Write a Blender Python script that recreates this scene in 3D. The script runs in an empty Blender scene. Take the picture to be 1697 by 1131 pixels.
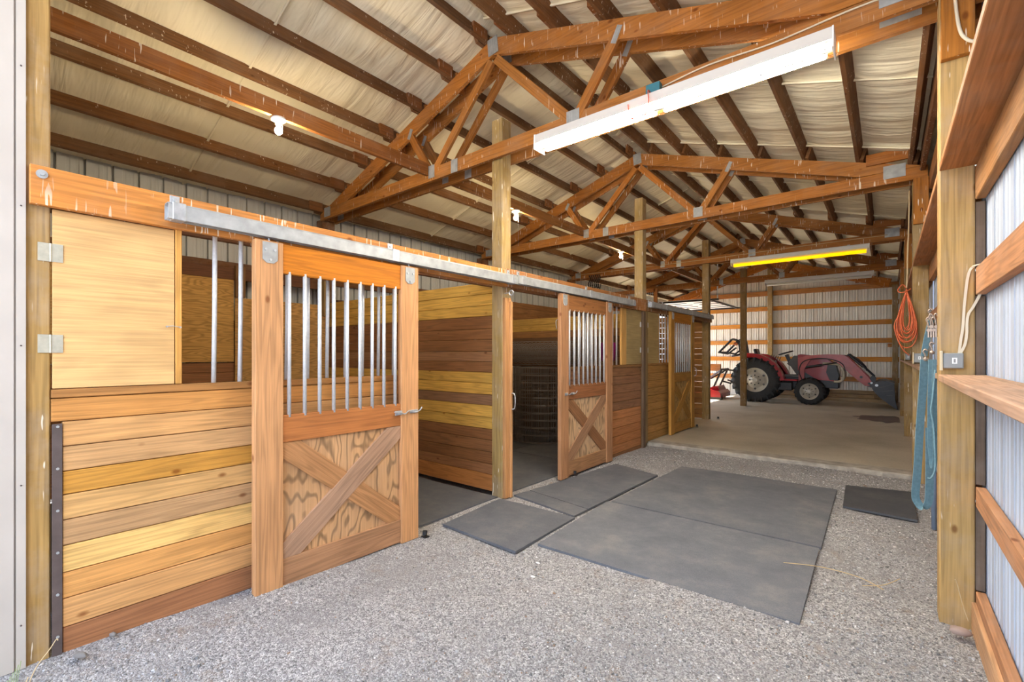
import bpy, math, random
import numpy as np
from mathutils import Vector, Matrix
random.seed(7); rng = np.random.default_rng(7)
sc = bpy.context.scene
col = sc.collection
PI = math.pi

# ---------------------------------------------------------------- camera, sky, sun, exposure
cam_d = bpy.data.cameras.new('camera'); cam = bpy.data.objects.new('camera', cam_d); col.objects.link(cam)
F = 771.0
cam_d.sensor_width = 36.0; cam_d.lens = 36.0 * F / 1697.0
cam_d.shift_y = (588.0 - 565.5) / 1697.0
cam_d.clip_start = 0.05; cam_d.clip_end = 400
cam.location = (0, 0, 1.45)
cam.rotation_euler = (PI / 2, 0, math.atan(622.5 / 771.0))
sc.camera = cam

w = bpy.data.worlds.new('sky'); sc.world = w; w.use_nodes = True
wn = w.node_tree.nodes; wl = w.node_tree.links; wn.clear()
wo = wn.new('ShaderNodeOutputWorld'); wb = wn.new('ShaderNodeBackground')
wr = wn.new('ShaderNodeValToRGB'); wt = wn.new('ShaderNodeTexCoord'); ws = wn.new('ShaderNodeSeparateXYZ')
wl.new(wt.outputs['Generated'], ws.inputs[0]); wl.new(ws.outputs['Z'], wr.inputs[0])
e = wr.color_ramp.elements
e[0].position = 0.0; e[0].color = (0.80, 0.90, 1.08, 1); e[1].position = 0.8; e[1].color = (0.58, 0.76, 1.08, 1)
wl.new(wr.outputs[0], wb.inputs['Color']); wb.inputs['Strength'].default_value = 2.5
wl.new(wb.outputs[0], wo.inputs[0])

sun_d = bpy.data.lights.new('sun', 'SUN'); sun = bpy.data.objects.new('sun', sun_d); col.objects.link(sun)
sun_d.energy = 17.0; sun_d.angle = math.radians(1.0); sun_d.color = (1.0, 0.95, 0.86)
# the sun stands high on the left of the barn, a little behind it
sun_dir = Vector((-0.66, 0.12, 0.74)).normalized()
sun.rotation_euler = sun_dir.to_track_quat('Z', 'Y').to_euler()

sc.view_settings.view_transform = 'Standard'; sc.view_settings.look = 'None'
sc.view_settings.gamma = 1.0; sc.view_settings.use_curve_mapping = False
sc.view_settings.exposure = 1.42
try:
    sc.cycles.use_denoising = True
    sc.cycles.max_bounces = 10; sc.cycles.diffuse_bounces = 7
    sc.cycles.sample_clamp_indirect = 8.0
except Exception: pass

TUBE_POWER = 85.0; BULB_POWER = 420.0

# ---------------------------------------------------------------- materials
def new_mat(name):
    m = bpy.data.materials.new(name); m.use_nodes = True
    n = m.node_tree.nodes; l = m.node_tree.links
    b = n['Principled BSDF']
    return m, n, l, b

def node(n, t, **kw):
    x = n.new(t)
    for k, v in kw.items():
        if k.startswith('i_'):
            key = k[2:]; key = int(key) if key.isdigit() else key.replace('_', ' ')
            x.inputs[key].default_value = v
        else: setattr(x, k, v)
    return x

def ramp(n, l, src, stops):
    r = n.new('ShaderNodeValToRGB'); els = r.color_ramp.elements
    while len(els) > 2: els.remove(els[-1])
    for i, (p, c) in enumerate(stops):
        if i < 2: q = els[i]; q.position = p
        else: q = els.new(p)
        q.color = (c, c, c, 1) if not isinstance(c, tuple) else (*c, 1)
    l.new(src, r.inputs[0]); return r

def mix(n, l, typ, fac, a, b):
    m = n.new('ShaderNodeMix'); m.data_type = 'RGBA'; m.blend_type = typ
    for idx, v in ((0, fac), (6, a), (7, b)):
        if hasattr(v, 'is_output') or isinstance(v, bpy.types.NodeSocket): l.new(v, m.inputs[idx])
        elif idx == 0: m.inputs[0].default_value = v
        else: m.inputs[idx].default_value = (*v, 1) if len(v) == 3 else v
    return m.outputs[2]

def bump(n, l, b, src, strength, dist=0.01):
    q = node(n, 'ShaderNodeBump', i_Strength=strength, i_Distance=dist)
    l.new(src, q.inputs['Height']); l.new(q.outputs[0], b.inputs['Normal']); return q

def wood(name, ring=1.0, knots=True, drips=0.0, weather=0.0, figure=False, rough=0.72, low=None, fscale=(1.0, 3.4, 3.4), edge=0.55):
    m, n, l, b = new_mat(name)
    tc = n.new('ShaderNodeTexCoord'); oi = n.new('ShaderNodeObjectInfo')
    rm = node(n, 'ShaderNodeMath', operation='MULTIPLY', i_1=37.0); l.new(oi.outputs['Random'], rm.inputs[0])
    cx = n.new('ShaderNodeCombineXYZ'); [l.new(rm.outputs[0], cx.inputs[i]) for i in range(3)]
    ad = node(n, 'ShaderNodeVectorMath', operation='ADD'); l.new(tc.outputs['Object'], ad.inputs[0]); l.new(cx.outputs[0], ad.inputs[1])
    mp = node(n, 'ShaderNodeMapping'); mp.inputs['Scale'].default_value = (0.5, 8, 8) if not figure else fscale
    l.new(ad.outputs[0], mp.inputs[0])
    big = node(n, 'ShaderNodeTexNoise', i_Scale=1.3 if not figure else 1.0, i_Detail=2.0, i_Roughness=0.5); l.new(mp.outputs[0], big.inputs['Vector'])
    mu = node(n, 'ShaderNodeMath', operation='MULTIPLY', i_1=(9.0 if not figure else 13.0) * ring); l.new(big.outputs[0], mu.inputs[0])
    sn = node(n, 'ShaderNodeMath', operation='SINE'); 
    mu2 = node(n, 'ShaderNodeMath', operation='MULTIPLY', i_1=2 * PI); l.new(mu.outputs[0], mu2.inputs[0]); l.new(mu2.outputs[0], sn.inputs[0])
    lo = low if low else (0.76 if not figure else 0.62)
    nm = node(n, 'ShaderNodeMath', operation='MULTIPLY_ADD', i_1=0.5, i_2=0.5); l.new(sn.outputs[0], nm.inputs[0])
    rr = ramp(n, l, nm.outputs[0], [(0.0, lo), (edge, 1.0)])
    mf = node(n, 'ShaderNodeMapping'); mf.inputs['Scale'].default_value = (3.0, 120, 120); l.new(ad.outputs[0], mf.inputs[0])
    fine = node(n, 'ShaderNodeTexNoise', i_Scale=1.0, i_Detail=3.0); l.new(mf.outputs[0], fine.inputs['Vector'])
    fr = ramp(n, l, fine.outputs[0], [(0.3, 0.72), (0.7, 1.08)])
    c = mix(n, l, 'MULTIPLY', 0.85, oi.outputs['Color'], rr.outputs[0])
    c = mix(n, l, 'MULTIPLY', 0.8, c, fr.outputs[0])
    # per piece tone and slow blotches
    bl = node(n, 'ShaderNodeTexNoise', i_Scale=2.2, i_Detail=3.0); l.new(ad.outputs[0], bl.inputs['Vector'])
    br = ramp(n, l, bl.outputs[0], [(0.3, (0.80, 0.76, 0.72)), (0.7, (1.08, 1.06, 1.04))])
    c = mix(n, l, 'MULTIPLY', 0.7, c, br.outputs[0])
    if weather > 0:
        wt_ = node(n, 'ShaderNodeTexNoise', i_Scale=3.5, i_Detail=5.0, i_Roughness=0.65); l.new(ad.outputs[0], wt_.inputs['Vector'])
        wr_ = ramp(n, l, wt_.outputs[0], [(0.45, 0.0), (0.72, weather)])
        c = mix(n, l, 'MIX', wr_.outputs[0], c, (0.42, 0.36, 0.30))
    if knots:
        mk = node(n, 'ShaderNodeMapping'); mk.inputs['Scale'].default_value = (4.0, 7.0, 7.0); l.new(ad.outputs[0], mk.inputs[0])
        vo = node(n, 'ShaderNodeTexVoronoi', i_Scale=1.0); l.new(mk.outputs[0], vo.inputs['Vector'])
        kr = ramp(n, l, vo.outputs['Distance'], [(0.05, 1.0), (0.12, 0.0)])
        ks = n.new('ShaderNodeSeparateColor'); l.new(vo.outputs['Color'], ks.inputs[0])
        kg = node(n, 'ShaderNodeMath', operation='GREATER_THAN', i_1=0.38); l.new(ks.outputs[0], kg.inputs[0])
        km = node(n, 'ShaderNodeMath', operation='MULTIPLY'); l.new(kr.outputs[0], km.inputs[0]); l.new(kg.outputs[0], km.inputs[1])
        c = mix(n, l, 'MIX', km.outputs[0], c, mix(n, l, 'MULTIPLY', 1.0, oi.outputs['Color'], (0.40, 0.30, 0.25)))
    if drips > 0:
        ge = n.new('ShaderNodeNewGeometry')
        md = node(n, 'ShaderNodeMapping'); md.inputs['Scale'].default_value = (60, 60, 6.5); l.new(ge.outputs['Position'], md.inputs[0])
        dn = node(n, 'ShaderNodeTexNoise', i_Scale=1.0, i_Detail=1.5); l.new(md.outputs[0], dn.inputs['Vector'])
        md2 = node(n, 'ShaderNodeTexNoise', i_Scale=2.0, i_Detail=1.0); l.new(ge.outputs['Position'], md2.inputs['Vector'])
        d1 = ramp(n, l, dn.outputs[0], [(0.69 - 0.03 * drips, 0.0), (0.725 - 0.03 * drips, 0.85)])
        d2 = ramp(n, l, md2.outputs[0], [(0.42, 0.0), (0.55, 1.0)])
        dm = node(n, 'ShaderNodeMath', operation='MULTIPLY'); l.new(d1.outputs[0], dm.inputs[0]); l.new(d2.outputs[0], dm.inputs[1])
        c = mix(n, l, 'MIX', dm.outputs[0], c, (0.80, 0.72, 0.58))
    hs = node(n, 'ShaderNodeHueSaturation', i_Saturation=1.07); l.new(c, hs.inputs['Color'])
    l.new(hs.outputs[0], b.inputs['Base Color']); b.inputs['Roughness'].default_value = rough
    b.inputs['Specular IOR Level'].default_value = 0.3
    bump(n, l, b, fine.outputs[0], 0.25, 0.004)
    return m

W_BOARD = wood('board_wood'); W_BEAM = wood('beam_wood', 0.8, True, 1.0, 0.12); W_POST = wood('post_wood', 0.9, True, 0.3, 0.35)
W_PLY = wood('plywood', 1.1, False, 0.0, 0.0, True, .72, 0.60, (1.3, 7.0, 7.0), .8); W_DOORPLY = wood('fir_plywood', 1.0, False, 0.0, 0.12, True, .72, 0.42, (1.5, 4.2, 4.2), .42)
W_HEADER = wood('header_wood', 0.8, True, 1.9, 0.1)
W_PLAIN = wood('lumber_wood', 1.0, True, 0.0, 0.2)
W_SMOOTH = wood('sanded_plywood', 0.5, False, 0.0, 0.0, True, .7, 0.90)
W_PURLIN = wood('purlin_wood', 0.8, True, 0.12, 0.12)

def plain(name, colr, rough=0.5, metal=0.0, noise=0.0, scale=20.0, bumpy=0.0, spec=0.5, coat=0.0):
    m, n, l, b = new_mat(name)
    tc = n.new('ShaderNodeTexCoord')
    nz = node(n, 'ShaderNodeTexNoise', i_Scale=scale, i_Detail=4.0); l.new(tc.outputs['Object'], nz.inputs['Vector'])
    r = ramp(n, l, nz.outputs[0], [(0.3, 1.0 - noise), (0.7, 1.0 + noise * 0.4)])
    l.new(mix(n, l, 'MULTIPLY', 1.0, colr, r.outputs[0]), b.inputs['Base Color'])
    b.inputs['Roughness'].default_value = rough; b.inputs['Metallic'].default_value = metal
    b.inputs['Specular IOR Level'].default_value = spec; b.inputs['Coat Weight'].default_value = coat
    if bumpy: bump(n, l, b, nz.outputs[0], bumpy, 0.005)
    return m

M_SIDINGR = plain('cool_lit_white_siding', (0.48, 0.54, 0.63), 0.45, 0.0, 0.10, 3.0)  # white steel of the right wall, blue skylight mixed into its colour
M_SIDINGB = plain('warm_lit_white_siding', (0.70, 0.65, 0.54), 0.45, 0.0, 0.10, 3.0)  # same white steel on the back wall, tinted for the warm light there
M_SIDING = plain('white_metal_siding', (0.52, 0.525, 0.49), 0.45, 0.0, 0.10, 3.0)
M_TRIM = plain('cream_metal_trim', (0.46, 0.41, 0.35), 0.45, 0.0, 0.08, 4.0)
M_GALV = plain('galvanized_steel', (0.52, 0.54, 0.55), 0.42, 0.55, 0.25, 30.0)
M_GALVP = plain('galvanized_track', (0.40, 0.41, 0.40), 0.5, 0.25, 0.25, 14.0)
M_PIPE = plain('galvanized_pipe', (0.62, 0.63, 0.63), 0.4, 0.25, 0.12, 60.0)
M_ZINC = plain('zinc_plate', (0.50, 0.47, 0.36), 0.45, 0.4, 0.15, 40.0)
M_BROWNST = plain('brown_steel', (0.105, 0.075, 0.065), 0.6, 0.1, 0.3, 12.0)
M_CONC = plain('concrete', (0.36, 0.315, 0.24), 0.85, 0.0, 0.28, 1.6, 0.1, 0.3)
M_PLUG = plain('dark_plastic', (0.02, 0.02, 0.02), 0.5)
M_RED = plain('red_paint', (0.30, 0.006, 0.010), 0.35, 0.0, 0.1, 5.0, 0, 0.35, 0.12)
M_PINK = plain('dusty_red_paint', (0.40, 0.045, 0.035), 0.42, 0.0, 0.35, 5.0, 0, 0.5, 0.1)
M_TIRE = plain('tire_rubber', (0.018, 0.018, 0.018), 0.75, 0.0, 0.3, 12.0)
M_RIM = plain('cream_rim', (0.48, 0.45, 0.38), 0.4, 0.1, 0.15, 8.0)
M_BLACK = plain('black_steel', (0.022, 0.022, 0.024), 0.4, 0.3, 0.3, 10.0)
M_DGREY = plain('dark_grey_panel', (0.07, 0.068, 0.062), 0.5, 0.0, 0.1, 10.0)
M_CREAM = plain('cream_bar', (0.50, 0.46, 0.34), 0.45)
M_TEAL = plain('teal_webbing', (0.155, 0.27, 0.30), 0.8, 0.0, 0.2, 60.0)
M_BLUEPIPE = plain('blue_grey_pipe', (0.22, 0.29, 0.38), 0.45, 0.0, 0.1)
M_NICKEL = plain('nickel_snap', (0.34, 0.26, 0.20), 0.4, 0.5)
M_ORANGE = plain('orange_cord', (0.62, 0.12, 0.03), 0.5, 0.0, 0.15, 40.0)
M_TAN = plain('tan_rope', (0.55, 0.40, 0.22), 0.8)
M_CABLE = plain('cream_cable', (0.68, 0.58, 0.42), 0.5)
M_GREYBOX = plain('grey_steel_box', (0.25, 0.26, 0.25), 0.45, 0.2, 0.1, 8.0)
M_WHITE = plain('white_enamel', (0.80, 0.80, 0.78), 0.35)
M_LAMP = plain('lamp_enamel', (0.62, 0.60, 0.56), 0.4)
M_BLUE = plain('blue_box', (0.03, 0.17, 0.22), 0.45)
M_IVORY = plain('ivory_plastic', (0.62, 0.52, 0.34), 0.5)
M_REDCORD = plain('red_cord', (0.42, 0.06, 0.03), 0.5)
M_MAGENTA = plain('magenta_plastic', (0.42, 0.015, 0.20), 0.4)
M_STRAW = plain('straw', (0.52, 0.38, 0.20), 0.8)
M_GRASS = plain('green_grass', (0.20, 0.32, 0.05), 0.7)
M_WIRE = plain('wire', (0.50, 0.49, 0.47), 0.45, 0.6)
M_DARKWIRE = plain('dark_wire', (0.20, 0.17, 0.14), 0.6, 0.4)
M_GLASSUNLIT = plain('frosted_tube', (0.72, 0.70, 0.60), 0.3)
M_BRASS = plain('lamp_socket', (0.60, 0.56, 0.46), 0.4)
M_STONE = plain('river_stone', (0.20, 0.18, 0.16), 0.8, 0.0, 0.35, 40.0, 0.2)
M_TANSTONE = plain('tan_stone', (0.36, 0.26, 0.21), 0.8, 0.0, 0.3, 30.0, 0.2)
M_OLIVE = plain('slab_edge', (0.38, 0.34, 0.28), 0.9, 0.0, 0.35, 9.0, 0.4)

def emit(name, colr, strength):
    m, n, l, b = new_mat(name)
    b.inputs['Base Color'].default_value = (*colr, 1)
    b.inputs['Emission Color'].default_value = (*colr, 1); b.inputs['Emission Strength'].default_value = strength
    return m
M_TUBE = emit('lit_tube', (1.0, 0.93, 0.80), TUBE_POWER)
M_YTUBE = emit('yellow_lit_tube', (1.0, 0.56, 0.0), 0.50)
M_BULB = emit('lit_bulb', (1.0, 0.78, 0.48), BULB_POWER)

def rubber():
    m, n, l, b = new_mat('rubber_mat')
    tc = n.new('ShaderNodeNewGeometry')
    a = node(n, 'ShaderNodeTexNoise', i_Scale=2.6, i_Detail=8.0, i_Roughness=0.75); l.new(tc.outputs['Position'], a.inputs['Vector'])
    f = node(n, 'ShaderNodeTexNoise', i_Scale=160.0, i_Detail=3.0); l.new(tc.outputs['Position'], f.inputs['Vector'])
    r = ramp(n, l, a.outputs[0], [(0.28, (0.070, 0.076, 0.086)), (0.50, (0.104, 0.109, 0.119)), (0.72, (0.165, 0.160, 0.153))])
    fr = ramp(n, l, f.outputs[0], [(0.3, 0.8), (0.7, 1.2)])
    oi = n.new('ShaderNodeObjectInfo')
    c = mix(n, l, 'MULTIPLY', 1.0, mix(n, l, 'MULTIPLY', 0.8, r.outputs[0], fr.outputs[0]), oi.outputs['Color'])
    l.new(c, b.inputs['Base Color']); b.inputs['Roughness'].default_value = 0.62; b.inputs['Specular IOR Level'].default_value = 0.4
    bump(n, l, b, f.outputs[0], 0.3, 0.002)
    return m
M_MAT = rubber()

def gravel():
    m, n, l, b = new_mat('gravel')
    g = n.new('ShaderNodeNewGeometry')
    v = node(n, 'ShaderNodeTexVoronoi', i_Scale=150.0); l.new(g.outputs['Position'], v.inputs['Vector'])
    v2 = node(n, 'ShaderNodeTexVoronoi', i_Scale=62.0); l.new(g.outputs['Position'], v2.inputs['Vector'])
    sp = n.new('ShaderNodeSeparateColor'); l.new(v.outputs['Color'], sp.inputs[0])
    sp2 = n.new('ShaderNodeSeparateColor'); l.new(v2.outputs['Color'], sp2.inputs[0])
    r = ramp(n, l, sp.outputs[0], [(0.0, (0.15, 0.142, 0.138)), (0.5, (0.31, 0.295, 0.285)), (1.0, (0.54, 0.52, 0.495))])
    r2 = ramp(n, l, sp2.outputs[0], [(0.0, 0.72), (1.0, 1.25)])
    c = mix(n, l, 'MULTIPLY', 0.8, r.outputs[0], r2.outputs[0])
    a = node(n, 'ShaderNodeTexNoise', i_Scale=1.7, i_Detail=5.0, i_Roughness=0.6); l.new(g.outputs['Position'], a.inputs['Vector'])
    ar = ramp(n, l, a.outputs[0], [(0.42, 0.0), (0.68, 0.75)])
    c = mix(n, l, 'MIX', ar.outputs[0], c, mix(n, l, 'MULTIPLY', 0.35, (0.34, 0.322, 0.31), r.outputs[0]))
    d = node(n, 'ShaderNodeTexNoise', i_Scale=4.5, i_Detail=6.0, i_Roughness=0.75); l.new(g.outputs['Position'], d.inputs['Vector'])
    dr = ramp(n, l, d.outputs[0], [(0.56, 0.0), (0.72, 0.6)])
    c = mix(n, l, 'MIX', dr.outputs[0], c, (0.26, 0.19, 0.13))
    l.new(c, b.inputs['Base Color']); b.inputs['Roughness'].default_value = 0.9; b.inputs['Specular IOR Level'].default_value = 0.2
    h = node(n, 'ShaderNodeMath', operation='SUBTRACT', i_0=1.0); l.new(v.outputs['Distance'], h.inputs[1])
    bump(n, l, b, h.outputs[0], 0.8, 0.006)
    return m
M_GRAVEL = gravel()

def stones_mat():
    m, n, l, b = new_mat('gravel_stone')
    a = node(n, 'ShaderNodeAttribute', attribute_name='tone'); l.new(a.outputs['Color'], b.inputs['Base Color'])
    b.inputs['Roughness'].default_value = 0.85; b.inputs['Specular IOR Level'].default_value = 0.25
    return m
M_STONES = stones_mat()

def blanket():
    m, n, l, b = new_mat('ceiling_blanket')
    g = n.new('ShaderNodeNewGeometry')
    mp = node(n, 'ShaderNodeMapping'); mp.inputs['Scale'].default_value = (0.9, 6.0, 0.9); l.new(g.outputs['Position'], mp.inputs[0])
    a = node(n, 'ShaderNodeTexNoise', i_Scale=1.2, i_Detail=3.0, i_Distortion=0.4); l.new(mp.outputs[0], a.inputs['Vector'])
    c = node(n, 'ShaderNodeTexNoise', i_Scale=1.2, i_Detail=3.0); l.new(g.outputs['Position'], c.inputs['Vector'])
    cr = ramp(n, l, c.outputs[0], [(0.3, (0.78, 0.70, 0.50)), (0.7, (0.86, 0.79, 0.60))])
    l.new(cr.outputs[0], b.inputs['Base Color']); b.inputs['Roughness'].default_value = 0.5; b.inputs['Specular IOR Level'].default_value = 0.3
    bump(n, l, b, a.outputs[0], 0.9, 0.05)
    return m
M_BLANKET = blanket()

def stained_concrete():
    m, n, l, b = new_mat('concrete_floor')
    g = n.new('ShaderNodeNewGeometry')
    a = node(n, 'ShaderNodeTexNoise', i_Scale=0.9, i_Detail=6.0, i_Roughness=0.6); l.new(g.outputs['Position'], a.inputs['Vector'])
    f = node(n, 'ShaderNodeTexNoise', i_Scale=40.0, i_Detail=4.0); l.new(g.outputs['Position'], f.inputs['Vector'])
    r = ramp(n, l, a.outputs[0], [(0.3, (0.34, 0.29, 0.205)), (0.6, (0.47, 0.41, 0.305)), (0.8, (0.54, 0.48, 0.37))])
    fr = ramp(n, l, f.outputs[0], [(0.3, 0.88), (0.7, 1.08)])
    c = mix(n, l, 'MULTIPLY', 1.0, r.outputs[0], fr.outputs[0])
    l.new(c, b.inputs['Base Color']); b.inputs['Roughness'].default_value = 0.55; b.inputs['Specular IOR Level'].default_value = 0.4
    bump(n, l, b, f.outputs[0], 0.12, 0.003)
    return m
M_FLOORC = stained_concrete()
M_STAIN = plain('oil_stain', (0.10, 0.062, 0.045), 0.4, 0.0, 0.3, 5.0)

# ---------------------------------------------------------------- object helpers
WM = {}
def link(o, world, parent):
    col.objects.link(o); WM[o] = world
    if parent is not None:
        o.parent = parent; o.matrix_parent_inverse = WM[parent].inverted()
    o.matrix_basis = world
    return o
def thing(name, loc, label, cat, group=None, kind=None):
    o = bpy.data.objects.new(name, None); o.empty_display_size = 0.1
    link(o, Matrix.Translation(Vector(loc)), None)
    return tag(o, label, cat, group, kind)
def tag(o, label=None, cat=None, group=None, kind=None):
    for k, v in (('label', label), ('category', cat), ('group', group), ('kind', kind)):
        if v: o[k] = v
    return o
def meshobj(name, verts, faces, mat, parent=None, world=None, smooth=False, color=None, edges=()):
    me = bpy.data.meshes.new(name); me.from_pydata([tuple(v) for v in verts], list(edges), [tuple(f) for f in faces])
    me.materials.append(mat)
    if smooth: me.polygons.foreach_set('use_smooth', [True] * len(me.polygons))
    me.update()
    o = bpy.data.objects.new(name, me)
    if color: o.color = (*color, 1)
    return link(o, world if world is not None else Matrix.Identity(4), parent)

def boxgeo(sx, sy, sz, bev):
    hx, hy, hz = sx / 2, sy / 2, sz / 2
    if bev <= 0:
        v = [(x, y, z) for x in (-hx, hx) for y in (-hy, hy) for z in (-hz, hz)]
        f = [(0, 1, 3, 2), (4, 6, 7, 5), (0, 4, 5, 1), (2, 3, 7, 6), (0, 2, 6, 4), (1, 5, 7, 3)]
        return v, f
    b = min(bev, hx * .45, hy * .45, hz * .45)
    v = []; idx = {}
    for i in (-1, 1):
        for j in (-1, 1):
            for k in (-1, 1):
                for a in range(3):
                    p = [i * (hx - b), j * (hy - b), k * (hz - b)]; p[a] = (i, j, k)[a] * (hx, hy, hz)[a]
                    idx[(i, j, k, a)] = len(v); v.append(tuple(p))
    f = []
    def q(*c): f.append(tuple(idx[x] for x in c))
    for a in range(3):
        o1, o2 = [x for x in range(3) if x != a]
        for s in (-1, 1):
            cs = []
            for u, w_ in ((-1, -1), (1, -1), (1, 1), (-1, 1)):
                t = [0, 0, 0]; t[a] = s; t[o1] = u; t[o2] = w_; cs.append((*t, a))
            if (s > 0) == (a == 1): cs.reverse()
            q(*cs)
    for a in range(3):  # edges along axis a
        o1, o2 = [x for x in range(3) if x != a]
        for u in (-1, 1):
            for w_ in (-1, 1):
                t0 = [0, 0, 0]; t1 = [0, 0, 0]; t0[a] = -1; t1[a] = 1
                for t in (t0, t1): t[o1] = u; t[o2] = w_
                q((*t0, o1), (*t1, o1), (*t1, o2), (*t0, o2))
    for i in (-1, 1):
        for j in (-1, 1):
            for k in (-1, 1): q((i, j, k, 0), (i, j, k, 1), (i, j, k, 2))
    return v, f

def frame(a, b, up):
    """matrix whose X runs a->b, Z near up, origin at the middle"""
    a, b, up = Vector(a), Vector(b), Vector(up)
    x = (b - a).normalized(); y = up.cross(x).normalized(); z = x.cross(y).normalized()
    m = Matrix((x, y, z)).transposed().to_4x4(); m.translation = (a + b) / 2
    return m, (b - a).length
def beam(name, a, b, hgt, thk, mat, color=None, parent=None, up=(0, 0, 1), bev=0.003):
    """a bar from a to b, `hgt` measured along up, `thk` across"""
    m, L = frame(a, b, up)
    v, f = boxgeo(L, thk, hgt, bev)
    return meshobj(name, v, f, mat, parent, m, False, color)
def box(name, lo, hi, mat, color=None, parent=None, axis=None, bev=0.003):
    """axis aligned box; its grain (local X) runs along the longest side or `axis`"""
    lo, hi = Vector(lo), Vector(hi); d = hi - lo; c = (lo + hi) / 2
    if axis is None: axis = max(range(3), key=lambda i: d[i])
    if axis == 0: a, b, up, hh, tt = (lo.x, c.y, c.z), (hi.x, c.y, c.z), (0, 0, 1), d.z, d.y
    elif axis == 1: a, b, up, hh, tt = (c.x, lo.y, c.z), (c.x, hi.y, c.z), (0, 0, 1), d.z, d.x
    else: a, b, up, hh, tt = (c.x, c.y, lo.z), (c.x, c.y, hi.z), (1, 0, 0), d.x, d.y
    return beam(name, a, b, hh, tt, mat, color, parent, up, bev)

def tubegeo(pts, r, seg=8, cap=True):
    pts = [Vector(p) for p in pts]; V = []; Fc = []
    rs = r if isinstance(r, (list, tuple)) else [r] * len(pts)
    t = (pts[1] - pts[0]).normalized()
    nrm = t.orthogonal().normalized()
    for i, p in enumerate(pts):
        if i == 0: t = (pts[1] - pts[0])
        elif i == len(pts) - 1: t = (pts[-1] - pts[-2])
        else: t = (pts[i + 1] - pts[i - 1])
        t = t.normalized() if t.length > 1e-9 else Vector((0, 0, 1))
        nrm = (nrm - t * nrm.dot(t)); nrm = nrm.normalized() if nrm.length > 1e-6 else t.orthogonal().normalized()
        bn = t.cross(nrm)
        for k in range(seg):
            a = 2 * PI * k / seg; V.append(p + (nrm * math.cos(a) + bn * math.sin(a)) * rs[i])
    for i in range(len(pts) - 1):
        for k in range(seg):
            Fc.append((i * seg + k, i * seg + (k + 1) % seg, (i + 1) * seg + (k + 1) % seg, (i + 1) * seg + k))
    if cap:
        Fc.append(tuple(reversed(range(seg)))); Fc.append(tuple((len(pts) - 1) * seg + k for k in range(seg)))
    return V, Fc
class Geo:
    def __init__(s): s.v = []; s.f = []
    def add(s, vf, m=None):
        v, f = vf; o = len(s.v)
        s.v += [(m @ Vector(p)) if m is not None else Vector(p) for p in v]; s.f += [tuple(i + o for i in q) for q in f]; return s
    def tube(s, pts, r, seg=8): return s.add(tubegeo(pts, r, seg))
    def box(s, lo, hi, bev=0.0):
        lo, hi = Vector(lo), Vector(hi); d = hi - lo
        return s.add(boxgeo(d.x, d.y, d.z, bev), Matrix.Translation((lo + hi) / 2))
    def beam(s, a, b, h, t, up=(0, 0, 1), bev=0.0):
        m, L = frame(a, b, up); return s.add(boxgeo(L, t, h, bev), m)
    def build(s, name, mat, parent=None, smooth=False, color=None): return meshobj(name, s.v, s.f, mat, parent, None, smooth, color)
def tube(name, pts, r, mat, parent=None, seg=8, smooth=True):
    v, f = tubegeo(pts, r, seg); return meshobj(name, v, f, mat, parent, None, smooth)
def prism(name, poly, y0, y1, mat, parent=None, color=None, plane='xz', smooth=False):
    """polygon in a plane, extruded between y0 and y1 on the remaining axis"""
    n = len(poly)
    def P(u, v, w_): return {'xz': (u, w_, v), 'yz': (w_, u, v), 'xy': (u, v, w_)}[plane]
    V = [P(u, v, y0) for u, v in poly] + [P(u, v, y1) for u, v in poly]
    Fc = [tuple(range(n)), tuple(range(2 * n - 1, n - 1, -1))] + [(i, i + n, (i + 1) % n + n, (i + 1) % n) for i in range(n)]
    return meshobj(name, V, Fc, mat, parent, None, smooth, color)
def spline(pts, k=8):
    pts = [Vector(p) for p in pts]; out = []
    for i in range(len(pts) - 1):
        p0 = pts[max(i - 1, 0)]; p1 = pts[i]; p2 = pts[i + 1]; p3 = pts[min(i + 2, len(pts) - 1)]
        for j in range(k):
            t = j / k
            out.append(0.5 * ((2 * p1) + (p2 - p0) * t + (2 * p0 - 5 * p1 + 4 * p2 - p3) * t * t + (-p0 + 3 * p1 - 3 * p2 + p3) * t ** 3))
    out.append(pts[-1]); return out
def ribbon(name, pts, width, thick, side, mat, parent=None):
    """flat strap following pts; `side` is the width direction"""
    pts = spline(pts, 8); side = Vector(side).normalized(); V = []; Fc = []
    for i, p in enumerate(pts):
        t = (pts[min(i + 1, len(pts) - 1)] - pts[max(i - 1, 0)]).normalized()
        s = (side - t * side.dot(t)).normalized(); nn = t.cross(s)
        for a, b in ((-1, -1), (1, -1), (1, 1), (-1, 1)): V.append(p + s * a * width / 2 + nn * b * thick / 2)
    for i in range(len(pts) - 1):
        for k in range(4): Fc.append((i * 4 + k, i * 4 + (k + 1) % 4, i * 4 + 4 + (k + 1) % 4, i * 4 + 4 + k))
    Fc += [(3, 2, 1, 0), tuple(len(V) - 4 + k for k in range(4))]
    return meshobj(name, V, Fc, mat, parent, None, False)
def discgeo(c, axis, r, d, seg=16, bev=0.0):
    c = Vector(c); ax = Vector(axis).normalized()
    if bev: return tubegeo([c - ax * d / 2, c - ax * d / 2 * 0.99, c + ax * (d / 2 - bev), c + ax * d / 2], [r * .999, r, r, r - bev], seg)
    return tubegeo([c - ax * d / 2, c + ax * d / 2], r, seg)
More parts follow.
